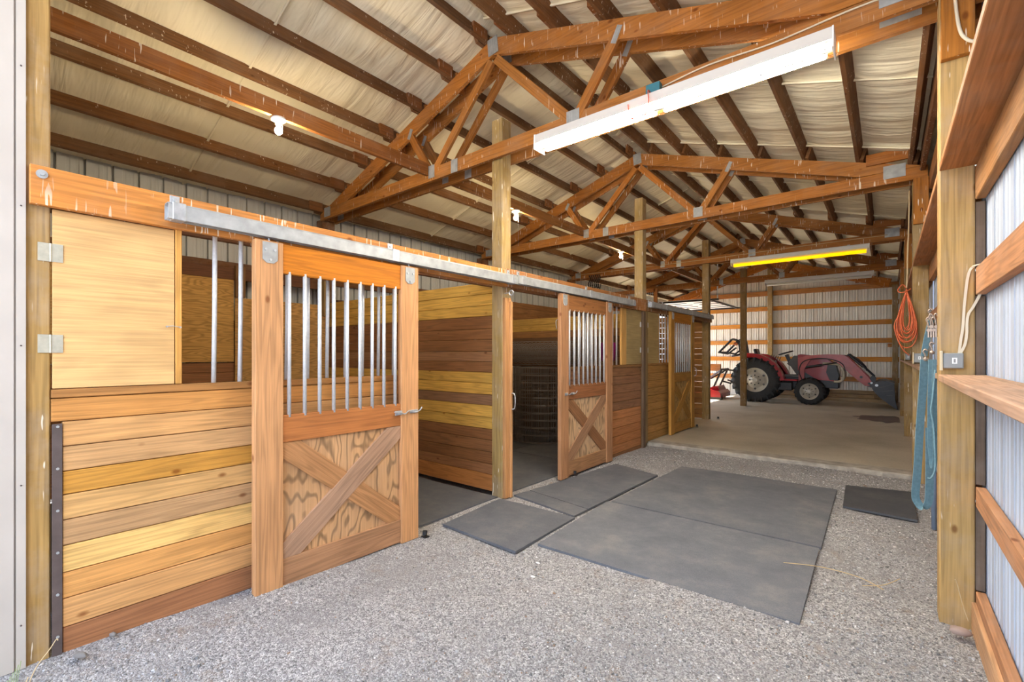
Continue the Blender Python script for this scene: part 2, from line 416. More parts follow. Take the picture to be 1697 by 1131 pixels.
def lathe(name, prof, c, mat, parent=None, seg=20, axis='z', smooth=True, ring=False):
    """profile of (radius, height) turned about an axis through c; ring = closed hoop without caps"""
    V = []; Fc = []; c = Vector(c); n = len(prof)
    for r, hh in prof:
        for k in range(seg):
            a = 2 * PI * k / seg; u, v_ = r * math.cos(a), r * math.sin(a)
            V.append(c + (Vector((u, v_, hh)) if axis == 'z' else Vector((u, hh, v_))))
    for i in range(n if ring else n - 1):
        j = (i + 1) % n
        for k in range(seg): Fc.append((i * seg + k, i * seg + (k + 1) % seg, j * seg + (k + 1) % seg, j * seg + k))
    if not ring: Fc.append(tuple(reversed(range(seg)))); Fc.append(tuple((n - 1) * seg + k for k in range(seg)))
    return meshobj(name, V, Fc, mat, parent, None, smooth)
def vary(c, a=0.12):
    k = 1 + random.uniform(-a, a); h = random.uniform(-a, a) * .35
    return (max(0, c[0] * k), max(0, c[1] * k * (1 - h)), max(0, c[2] * k * (1 - 2 * h)))
def copy_tree(o, world):
    """copy a thing with its parts and their sub-parts, the copy standing at `world`"""
    d = world @ WM[o].inverted(); r = o.copy(); link(r, world, None)
    def rec(src, dst):
        for ch in [c for c in list(WM) if c.parent == src]:
            c = ch.copy(); c.parent = None; link(c, d @ WM[ch], dst); rec(ch, c)
    rec(o, r); return r

# wood colours
C_ORANGE = (0.52, 0.235, 0.085); C_BEAM = (0.40, 0.165, 0.055); C_DARK = (0.20, 0.088, 0.036); C_POST = (0.44, 0.29, 0.115)
C_YELLOW = (0.62, 0.36, 0.09); C_BROWN = (0.17, 0.085, 0.045); C_PINE = (0.70, 0.43, 0.17); C_PURL = (0.19, 0.095, 0.042)
C_TAN = (0.50, 0.27, 0.12); C_GREY = (0.30, 0.20, 0.13)

# ---------------------------------------------------------------- dimensions
XC = -3.07                       # ridge line and the row of centre posts
XL, XR = -6.62, 0.405            # metal walls
YB = 17.75                       # far end wall
TR = [3.50, 6.945, 10.395, 13.80]    # near face of each pair of trusses
PY_ = [(3.56, 3.70), (6.99, 7.13), (10.46, 10.60), (13.82, 13.96)]
ZA = 4.62                        # top of truss at the ridge
SL, SR = 0.345, 0.31             # roof slope left and right
def roof(x): return ZA - (SL * (XC - x) if x < XC else SR * (x - XC))

# ---------------------------------------------------------------- ground
def grid(name, x0, x1, y0, y1, nx, ny, fz, mat, parent=None):
    xs = np.linspace(x0, x1, nx); ys = np.linspace(y0, y1, ny)
    V = [(x, y, fz(x, y)) for y in ys for x in xs]
    Fc = [(j * nx + i, j * nx + i + 1, (j + 1) * nx + i + 1, (j + 1) * nx + i) for j in range(ny - 1) for i in range(nx - 1)]
    return meshobj(name, V, Fc, mat, parent, None, True)
def gz(x, y):
    z = 0.010 * math.sin(x * 2.1 + 1.3 * y) * math.cos(y * 1.7 - x) + 0.005 * math.sin(5.1 * x + 2) * math.sin(4.3 * y + x)
    if x < -2.6 and y < 2.4: z += 0.055 * min(1, (-2.6 - x) / 0.4) * min(1, max(0, (1.9 - y) / 1.2))
    # a hollow under the mats
    if -3.0 < x < 0.35 and y > 2.6: z = min(z, 0.006) - 0.006
    if x > -1.2 and y < 3.2: z += 0.012
    return z
fl = thing('floor', (0, 0, 0), 'grey crushed gravel floor of the barn aisle and the yard outside', 'floor', kind='structure')
grid('gravel_bed', -3.12, 0.6, 0.05, 7.15, 120, 200, gz, M_GRAVEL, fl)
def gz2(x, y): return -0.02 + 0.01 * math.sin(x) * math.cos(y)
grid('gravel_yard', -40, 40, -40, 0.06, 60, 40, gz2, M_GRAVEL, fl)
box('gravel_yard', (-40, 0.05, -0.1), (XL - 0.05, 40, -0.02), M_GRAVEL, parent=fl, bev=0)
box('gravel_yard', (XR + 0.05, 0.05, -0.1), (40, 40, -0.02), M_GRAVEL, parent=fl, bev=0)
box('dirt_base', (XL - 0.05, 0.05, -0.15), (XR + 0.05, YB, -0.06), M_GRAVEL, parent=fl, bev=0)
# concrete slab with a rough front edge
n = 60; V = []; Fc = []
for i in range(n + 1):
    x = -3.0 + (XR + 3.0) * i / n
    ye = 7.16 - 0.05 * i / n + 0.012 * math.sin(i * 1.9) + 0.01 * math.sin(i * .7)
    V += [(x, ye, -0.05), (x, ye + 0.004 * math.sin(i * 3.1), 0.032), (x, ye + 0.02, 0.048), (x, 7.4, 0.05)]
for i in range(n):
    for k in range(3): Fc.append((i * 4 + k, (i + 1) * 4 + k, (i + 1) * 4 + k + 1, i * 4 + k + 1))
meshobj('slab_edge', V, Fc, M_OLIVE, fl)
meshobj('concrete_slab', [(-3.0, 7.395, 0.05), (XR, 7.395, 0.05), (XR, YB, 0.05), (-3.0, YB, 0.05)], [(0, 1, 2, 3)], M_FLOORC, fl)
meshobj('concrete_slab', [(XL, 7.13, 0.048), (-3.0, 7.13, 0.048), (-3.0, YB, 0.05), (XL, YB, 0.05)], [(0, 1, 2, 3)], M_FLOORC, fl)
# oil stain, a thin dried puddle
pts = []
for k in range(40):
    a = 2 * PI * k / 40; rr = 1 + 0.16 * math.sin(3 * a + 1) + 0.10 * math.sin(7 * a) + 0.06 * math.sin(11 * a + 2)
    pts.append((-0.10 + 0.50 * rr * math.cos(a), 12.95 + 0.62 * rr * math.sin(a) * (0.8 if math.cos(a) < 0 else 1.3)))
pts = [(min(p[0], .20), p[1]) for p in pts]
st = prism('stain', pts, 0.0505, 0.0515, M_STAIN, None, None, 'xy'); tag(st, 'dark oil stain on the concrete in front of the loader bucket', 'stain')

# gravel stones: fine crushed rock nobody could count
MATS = [  # (x0,y0)(x1,y0')... corners, thickness, colour tone, label
 ('nearest left rubber mat, at the first open stall doorway', [(-2.93, 2.70), (-2.11, 2.655), (-2.145, 3.54), (-3.0, 3.52)], 1.0),
 ('largest grey rubber mat, nearest the camera, with its long edge lying on gravel', [(-2.065, 2.87), (-0.365, 2.89), (-0.395, 4.11), (-2.14, 4.13)], 1.25),
 ('wide rubber mat with boot prints behind the nearest big mat', [(-2.10, 4.15), (-0.385, 4.14), (-0.42, 6.04), (-2.06, 6.02)], 1.15),
 ('narrow strip of rubber mat beside the foot of the first centre post', [(-2.97, 3.71), (-2.17, 3.57), (-2.17, 3.80), (-2.94, 3.93)], 1.0),
 ('rubber mat in front of the second stall doorway', [(-2.94, 3.945), (-2.17, 3.815), (-2.13, 5.40), (-2.78, 5.62)], 1.0),
 ('small dark rubber mat beside the right wall below the blue straps', [(-0.33, 5.40), (0.20, 5.34), (0.20, 6.40), (-0.36, 6.30)], 0.55),
]
def inside(px, py, poly):
    c = np.zeros(len(px), bool); n = len(poly)
    for i in range(n):
        x1, y1 = poly[i]; x2, y2 = poly[(i + 1) % n]
        cond = ((y1 > py) != (y2 > py)) & (px < (x2 - x1) * (py - y1) / (y2 - y1 + 1e-12) + x1)
        c ^= cond
    return c
def scatter(name, N, rmin, rmax, smin, smax, parent, seed):
    g = np.random.default_rng(seed)
    th = g.uniform(-1.48, 0.12, N); r = np.exp(g.uniform(math.log(rmin), math.log(rmax), N))
    x = r * np.sin(th); y = r * np.cos(th)
    k = (x > -3.0) & (x < XR - 0.01) & (y > 0.1) & (y < 7.12)
    for _, poly, _c in MATS: k &= ~inside(x, y, poly)
    patch = 0.5 + 0.5 * np.sin(1.9 * x + 1.1 * y + 1.5 * np.sin(1.3 * y)) * np.sin(1.6 * y - .8 * x + np.sin(2.3 * x))
    patch += 0.25 * np.sin(6.1 * x + 2 * np.sin(3 * y)) * np.sin(5.3 * y + x)
    k &= g.random(N) < np.clip(1.25 - 1.1 * patch, .12, 1.0)
    x, y, r = x[k], y[k], r[k]; n = len(x); patch = patch[k]
    z = np.array([gz(a, b) for a, b in zip(x, y)])
    cube = np.array([(a, b, c) for a in (-1, 1) for b in (-1, 1) for c in (-1, 1)], float)
    s = smin + (smax - smin) * g.random(n) ** 2.5
    s *= np.clip(0.55 + r * 0.17, .8, 1.6)
    V = cube[None] * (0.5 + 0.5 * g.random((n, 8, 3)))
    V *= (s[:, None] * (0.6 + 0.5 * g.random((n, 3))))[:, None, :] * 0.5
    V[:, :, 2] *= 0.7
    a = g.uniform(0, 2 * PI, n); t = g.uniform(-.6, .6, n); ca, sa, ct, st_ = np.cos(a), np.sin(a), np.cos(t), np.sin(t)
    X, Y, Z = V[:, :, 0], V[:, :, 1], V[:, :, 2]
    Y, Z = Y * ct[:, None] - Z * st_[:, None], Y * st_[:, None] + Z * ct[:, None]
    X, Y = X * ca[:, None] - Y * sa[:, None], X * sa[:, None] + Y * ca[:, None]
    V = np.stack([X + x[:, None], Y + y[:, None], Z + (z + s * 0.10)[:, None]], 2).reshape(-1, 3)
    q = np.array([(0, 1, 3, 2), (4, 6, 7, 5), (0, 4, 5, 1), (2, 3, 7, 6), (0, 2, 6, 4), (1, 5, 7, 3)])
    Q = (q[None] + (np.arange(n) * 8)[:, None, None]).reshape(-1, 4)
    me = bpy.data.meshes.new(name)
    me.vertices.add(len(V)); me.vertices.foreach_set('co', V.astype(np.float32).ravel())
    me.loops.add(Q.size); me.loops.foreach_set('vertex_index', Q.astype(np.int32).ravel())
    me.polygons.add(len(Q)); me.polygons.foreach_set('loop_start', np.arange(0, Q.size, 4, dtype=np.int32))
    me.update(calc_edges=True)
    base = (0.13 + 0.40 * g.random(n) ** 1.3) * (1.05 - .12 * patch); warm = g.random(n)
    colr = np.stack([base * (1 + 0.10 * warm), base * (1 + .02 * warm), base * (1.0 - 0.07 * warm), np.ones(n)], 1)
    pk = g.random(n) < 0.02; colr[pk, :3] = [0.72, 0.70, 0.66]
    bk = g.random(n) < 0.02; colr[bk, :3] = [0.28, 0.19, 0.13]
    ca_ = me.color_attributes.new('tone', 'FLOAT_COLOR', 'POINT')
    ca_.data.foreach_set('color', np.repeat(colr, 8, 0).astype(np.float32).ravel())
    me.materials.append(M_STONES)
    o = bpy.data.objects.new(name, me); link(o, Matrix.Identity(4), parent); o['kind'] = 'stuff'
    return o
scatter('gravel_stones', 150000, 1.15, 9.0, 0.0035, 0.011, fl, 3)
scatter('coarse_gravel_stones', 9000, 1.2, 9.0, 0.010, 0.019, fl, 5)

# ---------------------------------------------------------------- rubber mats
def mat_thing(poly, tone, label, thick=0.018, z=-0.003, group=None):
    cx = sum(p[0] for p in poly) / 4; cy = sum(p[1] for p in poly) / 4
    V = []; Fc = []; N = 14
    for lvl in (0, 1):
        for j in range(N + 1):
            for i in range(N + 1):
                u, v = i / N, j / N
                x = (poly[0][0] * (1 - u) + poly[1][0] * u) * (1 - v) + (poly[3][0] * (1 - u) + poly[2][0] * u) * v
                y = (poly[0][1] * (1 - u) + poly[1][1] * u) * (1 - v) + (poly[3][1] * (1 - u) + poly[2][1] * u) * v
                zz = z + lvl * thick + 0.004 * math.sin(3 * x + y) * math.sin(2.3 * y)
                V.append((x, y, zz))
    M = (N + 1) ** 2; idx = lambda l_, i, j: l_ * M + j * (N + 1) + i
    for j in range(N):
        for i in range(N):
            Fc.append((idx(1, i, j), idx(1, i + 1, j), idx(1, i + 1, j + 1), idx(1, i, j + 1)))
            Fc.append((idx(0, i, j), idx(0, i, j + 1), idx(0, i + 1, j + 1), idx(0, i + 1, j)))
    for i in range(N):
        Fc += [(idx(0, i, 0), idx(0, i + 1, 0), idx(1, i + 1, 0), idx(1, i, 0)), (idx(0, i + 1, N), idx(0, i, N), idx(1, i, N), idx(1, i + 1, N)),
               (idx(0, 0, i + 1), idx(0, 0, i), idx(1, 0, i), idx(1, 0, i + 1)), (idx(0, N, i), idx(0, N, i + 1), idx(1, N, i + 1), idx(1, N, i))]
    o = meshobj('rubber_mat', V, Fc, M_MAT, None, None, False, (tone, tone, tone))
    return tag(o, label, 'mat', group)
for lb, poly, tone in MATS: mat_thing(poly, tone, lb)
def stallmat(x0, x1, y0, y1, lb, tone=0.8): mat_thing([(x0, y0), (x1, y0), (x1, y1), (x0, y1)], tone, lb, 0.018, 0.0)
stallmat(-4.75, -3.05, 2.15, 3.55, 'dark rubber mat just inside the open doorway of the nearest stall')
stallmat(-4.75, -3.05, 0.40, 2.13, 'dark rubber mat behind the nearest sliding door in the nearest stall')
stallmat(-6.25, -4.77, 0.40, 3.55, 'dark rubber mat along the back wall of the nearest stall')
stallmat(-4.4, -3.06, 3.74, 5.35, 'dark rubber mat just inside the second stall doorway')
stallmat(-4.4, -3.08, 5.37, 6.95, 'dark rubber mat behind the second sliding door')
stallmat(-6.25, -4.42, 3.74, 6.95, 'dark rubber mat under the wire fencing rolls', 0.7)

# ---------------------------------------------------------------- metal walls
def ribprofile(L, pitch=0.2286, depth=0.045):
    p = [(0, 0)]; x = 0.0
    while x < L - 0.001:
        for dx, d in ((0.055, 0), (0.065, 0.005), (0.085, 0.005), (0.095, 0), (0.125, 0), (0.135, 0.005), (0.155, 0.005), (0.165, 0), (0.192, 0), (0.194, depth), (0.216, depth), (0.218, 0), (0.2286, 0)):
            q = x + dx
            if q < L - 0.0005: p.append((q, d))
        x += pitch
    p.append((L, 0)); return p
def wallpanel(parent, o, u, nrm, L, z0, zf, mat=M_SIDING):
    """one sheet of ribbed steel; o origin, u direction, nrm outward; zf(x,y)->top"""
    o, u, nrm = Vector(o), Vector(u), Vector(nrm); pr = ribprofile(L); V = []; Fc = []
    for s, d in pr:
        p = o + u * s + nrm * d; V += [(p.x, p.y, z0), (p.x, p.y, zf(p.x, p.y))]
    for i in range(len(pr) - 1): Fc.append((2 * i, 2 * i + 2, 2 * i + 3, 2 * i + 1))
    return meshobj('metal_panel', V, Fc, mat, parent)
PW = 0.9144
wr_ = thing('wall_right', (XR, 8, 0), 'white ribbed metal right wall with wooden girts', 'wall', kind='structure')
y = -2.0
while y < YB:
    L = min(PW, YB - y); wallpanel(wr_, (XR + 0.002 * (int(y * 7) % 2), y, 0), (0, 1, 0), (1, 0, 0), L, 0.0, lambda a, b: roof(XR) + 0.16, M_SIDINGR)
    y += PW
for i, (y0, y1) in enumerate([(-2.0, 3.45), (3.60, 6.98), (7.13, 10.44), (10.60, 13.80), (13.96, YB - .05)]):
    for z0, z1 in ((0.0, 0.20), (0.648, 0.752), (1.765, 1.91)):
        if i and z0 == 0: z1 = 0.22
        box('girt', (0.362, y0, z0), (XR - 0.004, y1, z1), W_PLAIN, vary((0.50, 0.25, 0.13)), wr_)
    box('girt', (0.36, y0, 2.27), (XR - 0.004, y1, 2.44), W_PLAIN, vary((0.48, 0.24, 0.10)), wr_)
    box('eave_girt', (0.36, y0, 3.30), (XR - 0.004, y1, 3.48), W_PLAIN, vary(C_BEAM), wr_)
    if i == 0: box('sill_board', (0.345, y0, -.02), (0.40, y1, 0.14), W_PLAIN, (0.60, 0.36, 0.20), wr_)
box('brown_strip', (0.362, 3.46, 0.20), (XR - 0.004, 3.58, 0.64), W_PLAIN, (0.16, 0.11, 0.075), wr_)  # dark brown strip filling the gap between post and siding
box('brown_strip', (0.362, 3.46, 0.76), (XR - 0.004, 3.58, 1.76), W_PLAIN, (0.16, 0.11, 0.075), wr_)
box('brown_strip', (0.362, 3.46, 1.92), (XR - 0.004, 3.58, 2.26), W_PLAIN, (0.16, 0.11, 0.075), wr_)

wlf = thing('wall_left', (XL, 8, 0), 'ribbed metal left wall behind the stalls with an overhead door opening', 'wall', kind='structure')
y = 0.1
DO0, DO1, DOZ = 14.2, 17.2, 2.95
while y < YB:
    L = min(PW, YB - y)
    z0 = DOZ if (y + L / 2 > DO0 and y + L / 2 < DO1) else 0.0
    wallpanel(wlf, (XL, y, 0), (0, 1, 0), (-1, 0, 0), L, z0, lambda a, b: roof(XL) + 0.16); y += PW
for y0, y1 in ((0.2, 3.50), (3.72, 6.93), (7.16, 10.40), (10.62, 13.78), (DO1 + .1, YB - .1)):
    for z0 in (0.55, 1.15, 1.75, 2.50): box('girt', (XL + 0.004, y0, z0), (XL + 0.042, y1, z0 + 0.14), W_PLAIN, vary(C_DARK), wlf)
box('girt', (XL + 0.004, DO0, DOZ - .02), (XL + 0.042, DO1 + .1, DOZ + 0.16), W_PLAIN, vary(C_BEAM), wlf)

wbk = thing('wall_back', (-3, YB, 0), 'ribbed metal back wall with orange wooden girts', 'wall', kind='structure')
x = XL
while x < XR:
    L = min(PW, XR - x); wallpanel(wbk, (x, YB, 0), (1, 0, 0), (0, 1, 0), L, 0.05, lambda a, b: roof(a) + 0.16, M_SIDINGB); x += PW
for z0 in (0.62, 1.235, 1.80, 2.355, 2.93):
    for x0, x1 in ((XL + .05, XC - .09), (XC + .07, XR - .14)):
        box('girt', (x0, YB - 0.045, z0), (x1, YB - 0.004, z0 + 0.145), W_PLAIN, vary((0.62, 0.27, 0.07) if z0 > .7 else C_ORANGE, .08), wbk)
box('girt', (XL + .05, YB - .045, 3.44), (XC - .09, YB - .004, 3.60), W_PLAIN, vary(C_ORANGE), wbk)
box('girt', (XC + .07, YB - .045, 3.44), (XR - .14, YB - .004, 3.60), W_PLAIN, vary(C_ORANGE), wbk)
box('girt', (0.0, YB - .045, 1.67), (0.26, YB - .004, 1.78), W_PLAIN, C_ORANGE, wbk)
box('end_post', (XC - .08, YB - .16, 0.05), (XC + .06, YB - .02, 4.50), W_POST, C_POST, wbk)
# end gable frame
for s in (-1, 1):
    xe = -6.4 if s < 0 else 0.06
    for yy in (YB - .10, YB - .22):
        beam('gable_rafter', (XC, yy, ZA - .10), (xe, yy, roof(xe) - .10), 0.24, 0.04, W_BEAM, vary((0.5, 0.19, .05)), wbk)
    for k in range(5):
        xx = XC + s * (0.55 + k * 0.6); beam('cleat', (xx, YB - .16, roof(xx) - .26), (xx, YB - .16, roof(xx) + .02), 0.09, 0.07, W_BEAM, vary(C_BEAM), wbk, up=(1, 0, 0))

# front left corner: metal trim of the entrance
tr = thing('trim_1', (-3.0, 0.1, 0), 'cream metal corner trim of the barn entrance at the left edge', 'trim', kind='structure')
prism('trim_face', [(-3.16, -0.6), (-2.985, -0.6), (-2.985, 0.215), (-2.995, 0.215), (-2.995, 0.222), (-2.985, 0.222), (-2.985, 0.252), (-3.01, 0.252), (-3.01, 0.18), (-3.16, 0.18)], 0.055, 4.7, M_TRIM, tr, None, 'xy')
for k in range(6):
    tube('screw', [(-2.986, 0.237, 0.25 + k * .62), (-2.981, 0.237, 0.25 + k * .62)], 0.0035, M_BROWNST, tr, 6)
wfr = thing('wall_front', (-5, 0.12, 0), 'ribbed metal front wall beside the barn entrance', 'wall', kind='structure')
x = XL
while x < -3.17:
    L = min(PW, -3.165 - x); wallpanel(wfr, (x, 0.16, 0), (1, 0, 0), (0, -1, 0), L, 0.0, lambda a, b: roof(a) + 0.16); x += PW

# ---------------------------------------------------------------- roof: blanket, purlins
ceil = thing('ceiling', (XC, 9, 4.6), 'sloped roof lined with wrinkled white insulation blanket between brown purlins', 'ceiling', kind='structure')
PL = [-6.38, -5.82, -5.27, -4.73, -4.21, -3.70, -3.20]; PR = [0.24, -0.24, -0.79, -1.33, -1.83, -2.33, -2.83]
PH = 0.14
def ceilpanel(side, y0, y1):
    xs_key = sorted([XL - .05] + PL + [XC]) if side < 0 else sorted([XC] + PR + [XR + .05])
    xs = []
    for a, b in zip(xs_key[:-1], xs_key[1:]): xs += [a + (b - a) * t for t in (0, .25, .5, .75)]
    xs.append(xs_key[-1]); ny = 40; V = []
    for j in range(ny + 1):
        yy = y0 + (y1 - y0) * j / ny
        for i, xx in enumerate(xs):
            sag = (0.0, 0.75, 1.0, 0.75)[i % 4] if i < len(xs) - 1 else 0.0
            wv = math.sin(yy * 5.7 + xx * 0.8 + i // 4 * 1.7) * .5 + math.sin(yy * 13 + xx * 1.5 + i // 4) * .35 + math.sin(yy * 27 + 2.2 * xx) * .2
            dz = -sag * (0.024 + 0.020 * wv)
            e_ = min(yy - y0, y1 - yy); dz -= 0.014 * math.exp(-(e_ / 0.02) ** 2)
            V.append((xx, yy, roof(xx) + PH + 0.012 + dz))
    n = len(xs)
    Fc = [(j * n + i, (j + 1) * n + i, (j + 1) * n + i + 1, j * n + i + 1) for j in range(ny) for i in range(n - 1)]
    meshobj('insulation_blanket', V, Fc, M_BLANKET, ceil, None, True)
    # tabbed seam
    Vs = []
    for xx in xs[::2]: Vs += [(xx, y0 - .012, roof(xx) + PH - 0.035), (xx, y0 + .012, roof(xx) + PH - 0.033), (xx, y0, roof(xx) + PH + .0)]
    m_ = len(xs[::2]); Fs = []
    for i in range(m_ - 1):
        for k in range(3): Fs.append((i * 3 + k, i * 3 + (k + 1) % 3, i * 3 + 3 + (k + 1) % 3, i * 3 + 3 + k))
    meshobj('blanket_seam', Vs, Fs, M_BLANKET, ceil, None, True)
y = -0.3; k = 0
while y < YB - .05:
    y1 = 1.87 * (k + 1) if k else 1.87; y1 = min(y1, YB); ceilpanel(-1, y, y1); y = y1; k += 1
y = -0.3; k = 0
while y < YB - .05:
    y1 = min(1.67 + 1.69 * k, YB); ceilpanel(1, y, y1); y = y1; k += 1
for s in (-1, 1):   # the metal roof above
    xe = (XL - .3) if s < 0 else (XR + .3)
    V = [(XC, -.6, ZA + PH + .07), (xe, -.6, roof(xe) + PH + .07), (xe, YB + .2, roof(xe) + PH + .07), (XC, YB + .2, ZA + PH + .07)]
    V += [(a, b, c + .02) for a, b, c in V]
    meshobj('roof_sheet', V, [(0, 1, 2, 3), (7, 6, 5, 4), (0, 4, 5, 1), (1, 5, 6, 2), (2, 6, 7, 3), (3, 7, 4, 0)], M_SIDING, ceil)
bays = [(-0.25, 3.80), (3.40, 7.25), (6.85, 10.70), (10.30, 14.10), (13.70, YB - .03)]
for side, xsq, sl in ((-1, PL, SL), (1, PR, -SR)):
    for q, xx in enumerate(xsq):
        up = Vector((-sl, 0, 1)).normalized()
        for bi, (y0, y1) in enumerate(bays):
            off = 0.02 if bi % 2 == 0 else -0.02
            x_ = xx + off; z_ = roof(xx) + sl * 0 + PH / 2 + 0.004 + (off * (sl))
            beam('purlin', (x_, y0, z_), (x_, y1, z_), PH, 0.038, W_PURLIN, vary(C_PURL if side < 0 else (0.20, 0.095, 0.04), .15), ceil, up=up)
        for t in TR:    # blocking that ties purlin to the trusses
            for dy in (-0.02, 0.115):
                beam('purlin_block', (xx - 0.042 * side, t + dy, roof(xx) - .08), (xx - 0.042 * side, t + dy, roof(xx) + .12), 0.038, 0.12, W_BEAM, vary(C_BEAM), ceil, up=(1, 0, 0)) if dy > 0 else \
                beam('purlin_block', (xx - 0.042 * side, t - .20, roof(xx - .042 * side) + PH / 2), (xx - 0.042 * side, t - .002, roof(xx - .042 * side) + PH / 2), 0.125, 0.036, W_BEAM, vary((0.27, 0.115, 0.045)), ceil)
# solid fascia board above the right posts
for i, (y0, y1) in enumerate([(-0.2, 3.45), (3.75, 6.9), (7.2, 10.35), (10.65, 13.75), (14.0, YB - .1)]):
    box('fascia', (0.285, y0, 3.50), (0.325, y1, 3.74), W_BEAM, vary(C_DARK), ceil)
for t in TR: box('fascia_block', (-0.20, t - .045, roof(0) + .005), (0.20, t - .005, roof(0) + .135), W_BEAM, vary(C_BEAM), ceil)

# ---------------------------------------------------------------- posts
def post(x0, x1, y0, y1, z0, z1, label, color=C_POST, group=None):
    o = box('post', (x0, y0, z0), (x1, y1, z1), W_POST, color, None, 2, 0.006); return tag(o, label, 'post', group)
post(-3.14, -3.0, 3.56, 3.70, -.03, 3.83, 'square wooden centre post nearest the camera, between the first two stall doorways', (0.40, 0.275, 0.115))
post(-3.14, -3.0, 6.99, 7.13, -.03, 3.93, 'second centre post from the camera, behind the two small feed doors', (0.42, 0.29, 0.12))
post(-3.14, -3.0, 10.46, 10.60, 0.03, 3.93, 'third centre post, at the far end of the stall row', (0.30, 0.20, 0.085))
post(-3.14, -3.0, 13.82, 13.96, 0.03, 3.80, 'free-standing centre post in front of the tractor rear wheel', (0.30, 0.19, 0.08))
post(-3.14, -3.0, 0.19, 0.332, -.02, 4.55, 'weathered corner post at the left edge beside the cream metal trim', (0.40, 0.255, 0.10))
RY = [(3.45, 3.59), (6.97, 7.11), (10.44, 10.58), (13.80, 13.94)]
for (y0, y1), lb in zip(RY, ['thick yellowish post nearest the camera on the right wall', 'second post of the right wall, beside the orange cord', 'third post of the right wall', 'fourth post of the right wall, beside the loader bucket']):
    post(0.22, 0.36, y0, y1, -.03, 3.42, lb, (0.50, 0.33, 0.14) if y0 < 4 else (0.36, 0.24, 0.10))
    b = box('scab_board', (0.224, y0 - .042, 3.04 if y0 < 4 else 2.92), (0.356, y0 - .002, 3.44), W_BEAM, vary((0.46, 0.19, 0.05)), None, 2)
    tag(b, {3.45: 'orange wooden block bolted high on the nearest right post', 6.97: 'reddish wooden block high on the second right post'}.get(y0, 'wooden block high on the %s right post' % ('third' if y0 < 12 else 'fourth')), 'block')
post(0.10, 0.24, YB - .20, YB - .06, 0.03, 3.5, 'corner post at the right end of the back wall', (0.30, 0.20, 0.09))
for i, (y0, y1) in enumerate([(3.53, 3.73), (6.97, 7.15), (10.42, 10.6), (13.8, 13.96)]):
    post(-6.56, -6.40, y0, y1, 0, 3.42, '%s dark eave post against the left wall' % ['nearest', 'second nearest', 'third', 'farthest'][i], C_DARK)

# ---------------------------------------------------------------- trusses
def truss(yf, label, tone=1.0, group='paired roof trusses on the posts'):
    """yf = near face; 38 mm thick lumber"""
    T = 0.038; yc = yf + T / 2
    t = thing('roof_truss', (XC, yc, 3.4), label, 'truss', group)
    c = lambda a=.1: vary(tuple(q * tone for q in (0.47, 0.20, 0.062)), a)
    HC, HB = 0.165, 0.14
    zb0, zb1 = 3.39, 3.435                                   # bottom chord lower edge, left and right
    xl, xr = -6.40, 0.352
    cl = math.cos(math.atan(SL)); cr = math.cos(math.atan(SR))
    # top chords as prisms with plumb cut ends
    zl, zr = zb0 + HB + .003, zb1 + HB + .001
    prism('top_chord', [(XC, ZA), (XC - (ZA - zl) / SL, zl), (XC - (ZA - HC / cl - zl) / SL, zl + .004), (XC, ZA - HC / cl)], yf, yf + T, W_BEAM, t, c())
    prism('top_chord', [(XC + .001, ZA), (XC + .001, ZA - HC / cr), (XC + (ZA - HC / cr - zr) / SR, zr), (XC + (ZA - zr) / SR, zr)], yf, yf + T, W_BEAM, t, c())
    zb = lambda x: zb0 + (zb1 - zb0) * (x - xl) / (xr - xl)
    prism('bottom_chord', [(xl, zb(xl)), (-3.62, zb(-3.62)), (-3.62, zb(-3.62) + HB), (xl, zb(xl) + HB)], yf, yf + T, W_BEAM, t, c())
    prism('bottom_chord', [(-3.618, zb(-3.62)), (xr - .002, zb1), (xr - .002, zb1 + HB - .002), (-3.618, zb(-3.62) + HB)], yf, yf + T, W_BEAM, t, c())
    webs = [((XC - .03, ZA - HC - .05), (-3.96, zb(-3.96) + HB * .6)), ((XC + .03, ZA - HC - .05), (-2.16, zb(-2.16) + HB * .6)),
            ((-4.01, zb(-4) + HB * .6), (-4.38, roof(-4.38) - HC * .75)), ((-2.12, zb(-2.1) + HB * .6), (-1.72, roof(-1.72) - HC * .7))]
    for k, (a, b) in enumerate(webs):
        beam('web', (a[0], yf - .0025 + T / 2, a[1]), (b[0], yf - .0025 + T / 2, b[1]), 0.089, T, W_BEAM, c(.15), t, up=(1, 0, 0))
    def plate(x, z, w_, hh, ang=0.0):
        g = Geo(); nx = max(2, int(w_ / 0.022))
        for yy in (yf - .006,):
            g.box((-w_ / 2, yy, -hh / 2), (w_ / 2, yy + .0025, hh / 2))
            for i in range(nx):
                xx = -w_ / 2 + (i + .5) * w_ / nx; g.box((xx - .004, yy - .0015, -hh / 2 + .004), (xx + .004, yy, hh / 2 - .004))
        R = Matrix.Translation((x, 0, z)) @ Matrix.Rotation(ang, 4, 'Y')
        g.v = [R @ v for v in g.v]; g.build('gusset_plate', M_GALVP, t)
    plate(XC, ZA - .085, 0.13, 0.17, -0.1); plate(-3.985, zb(-4) + .10, 0.10, 0.14); plate(-2.14, zb(-2.1) + .10, 0.13, 0.14)
    plate(-3.62, zb(-3.62) + .07, 0.10, 0.14); plate(-4.36, roof(-4.36) - .14, 0.05, 0.12, .5); plate(-1.725, roof(-1.72) - .13, 0.05, 0.14, .45)
    plate(0.06, zb1 + .13, 0.20, 0.15); plate(-6.2, zb(-6.2) + .09, 0.16, 0.13)
    Geo().add(discgeo((0.30, yf - .006, zb1 + .10), (0, 1, 0), 0.02, 0.014, 10)).build('bolt', M_BROWNST, t)
    return t
ordn = ['nearest', 'second', 'third', 'fourth']
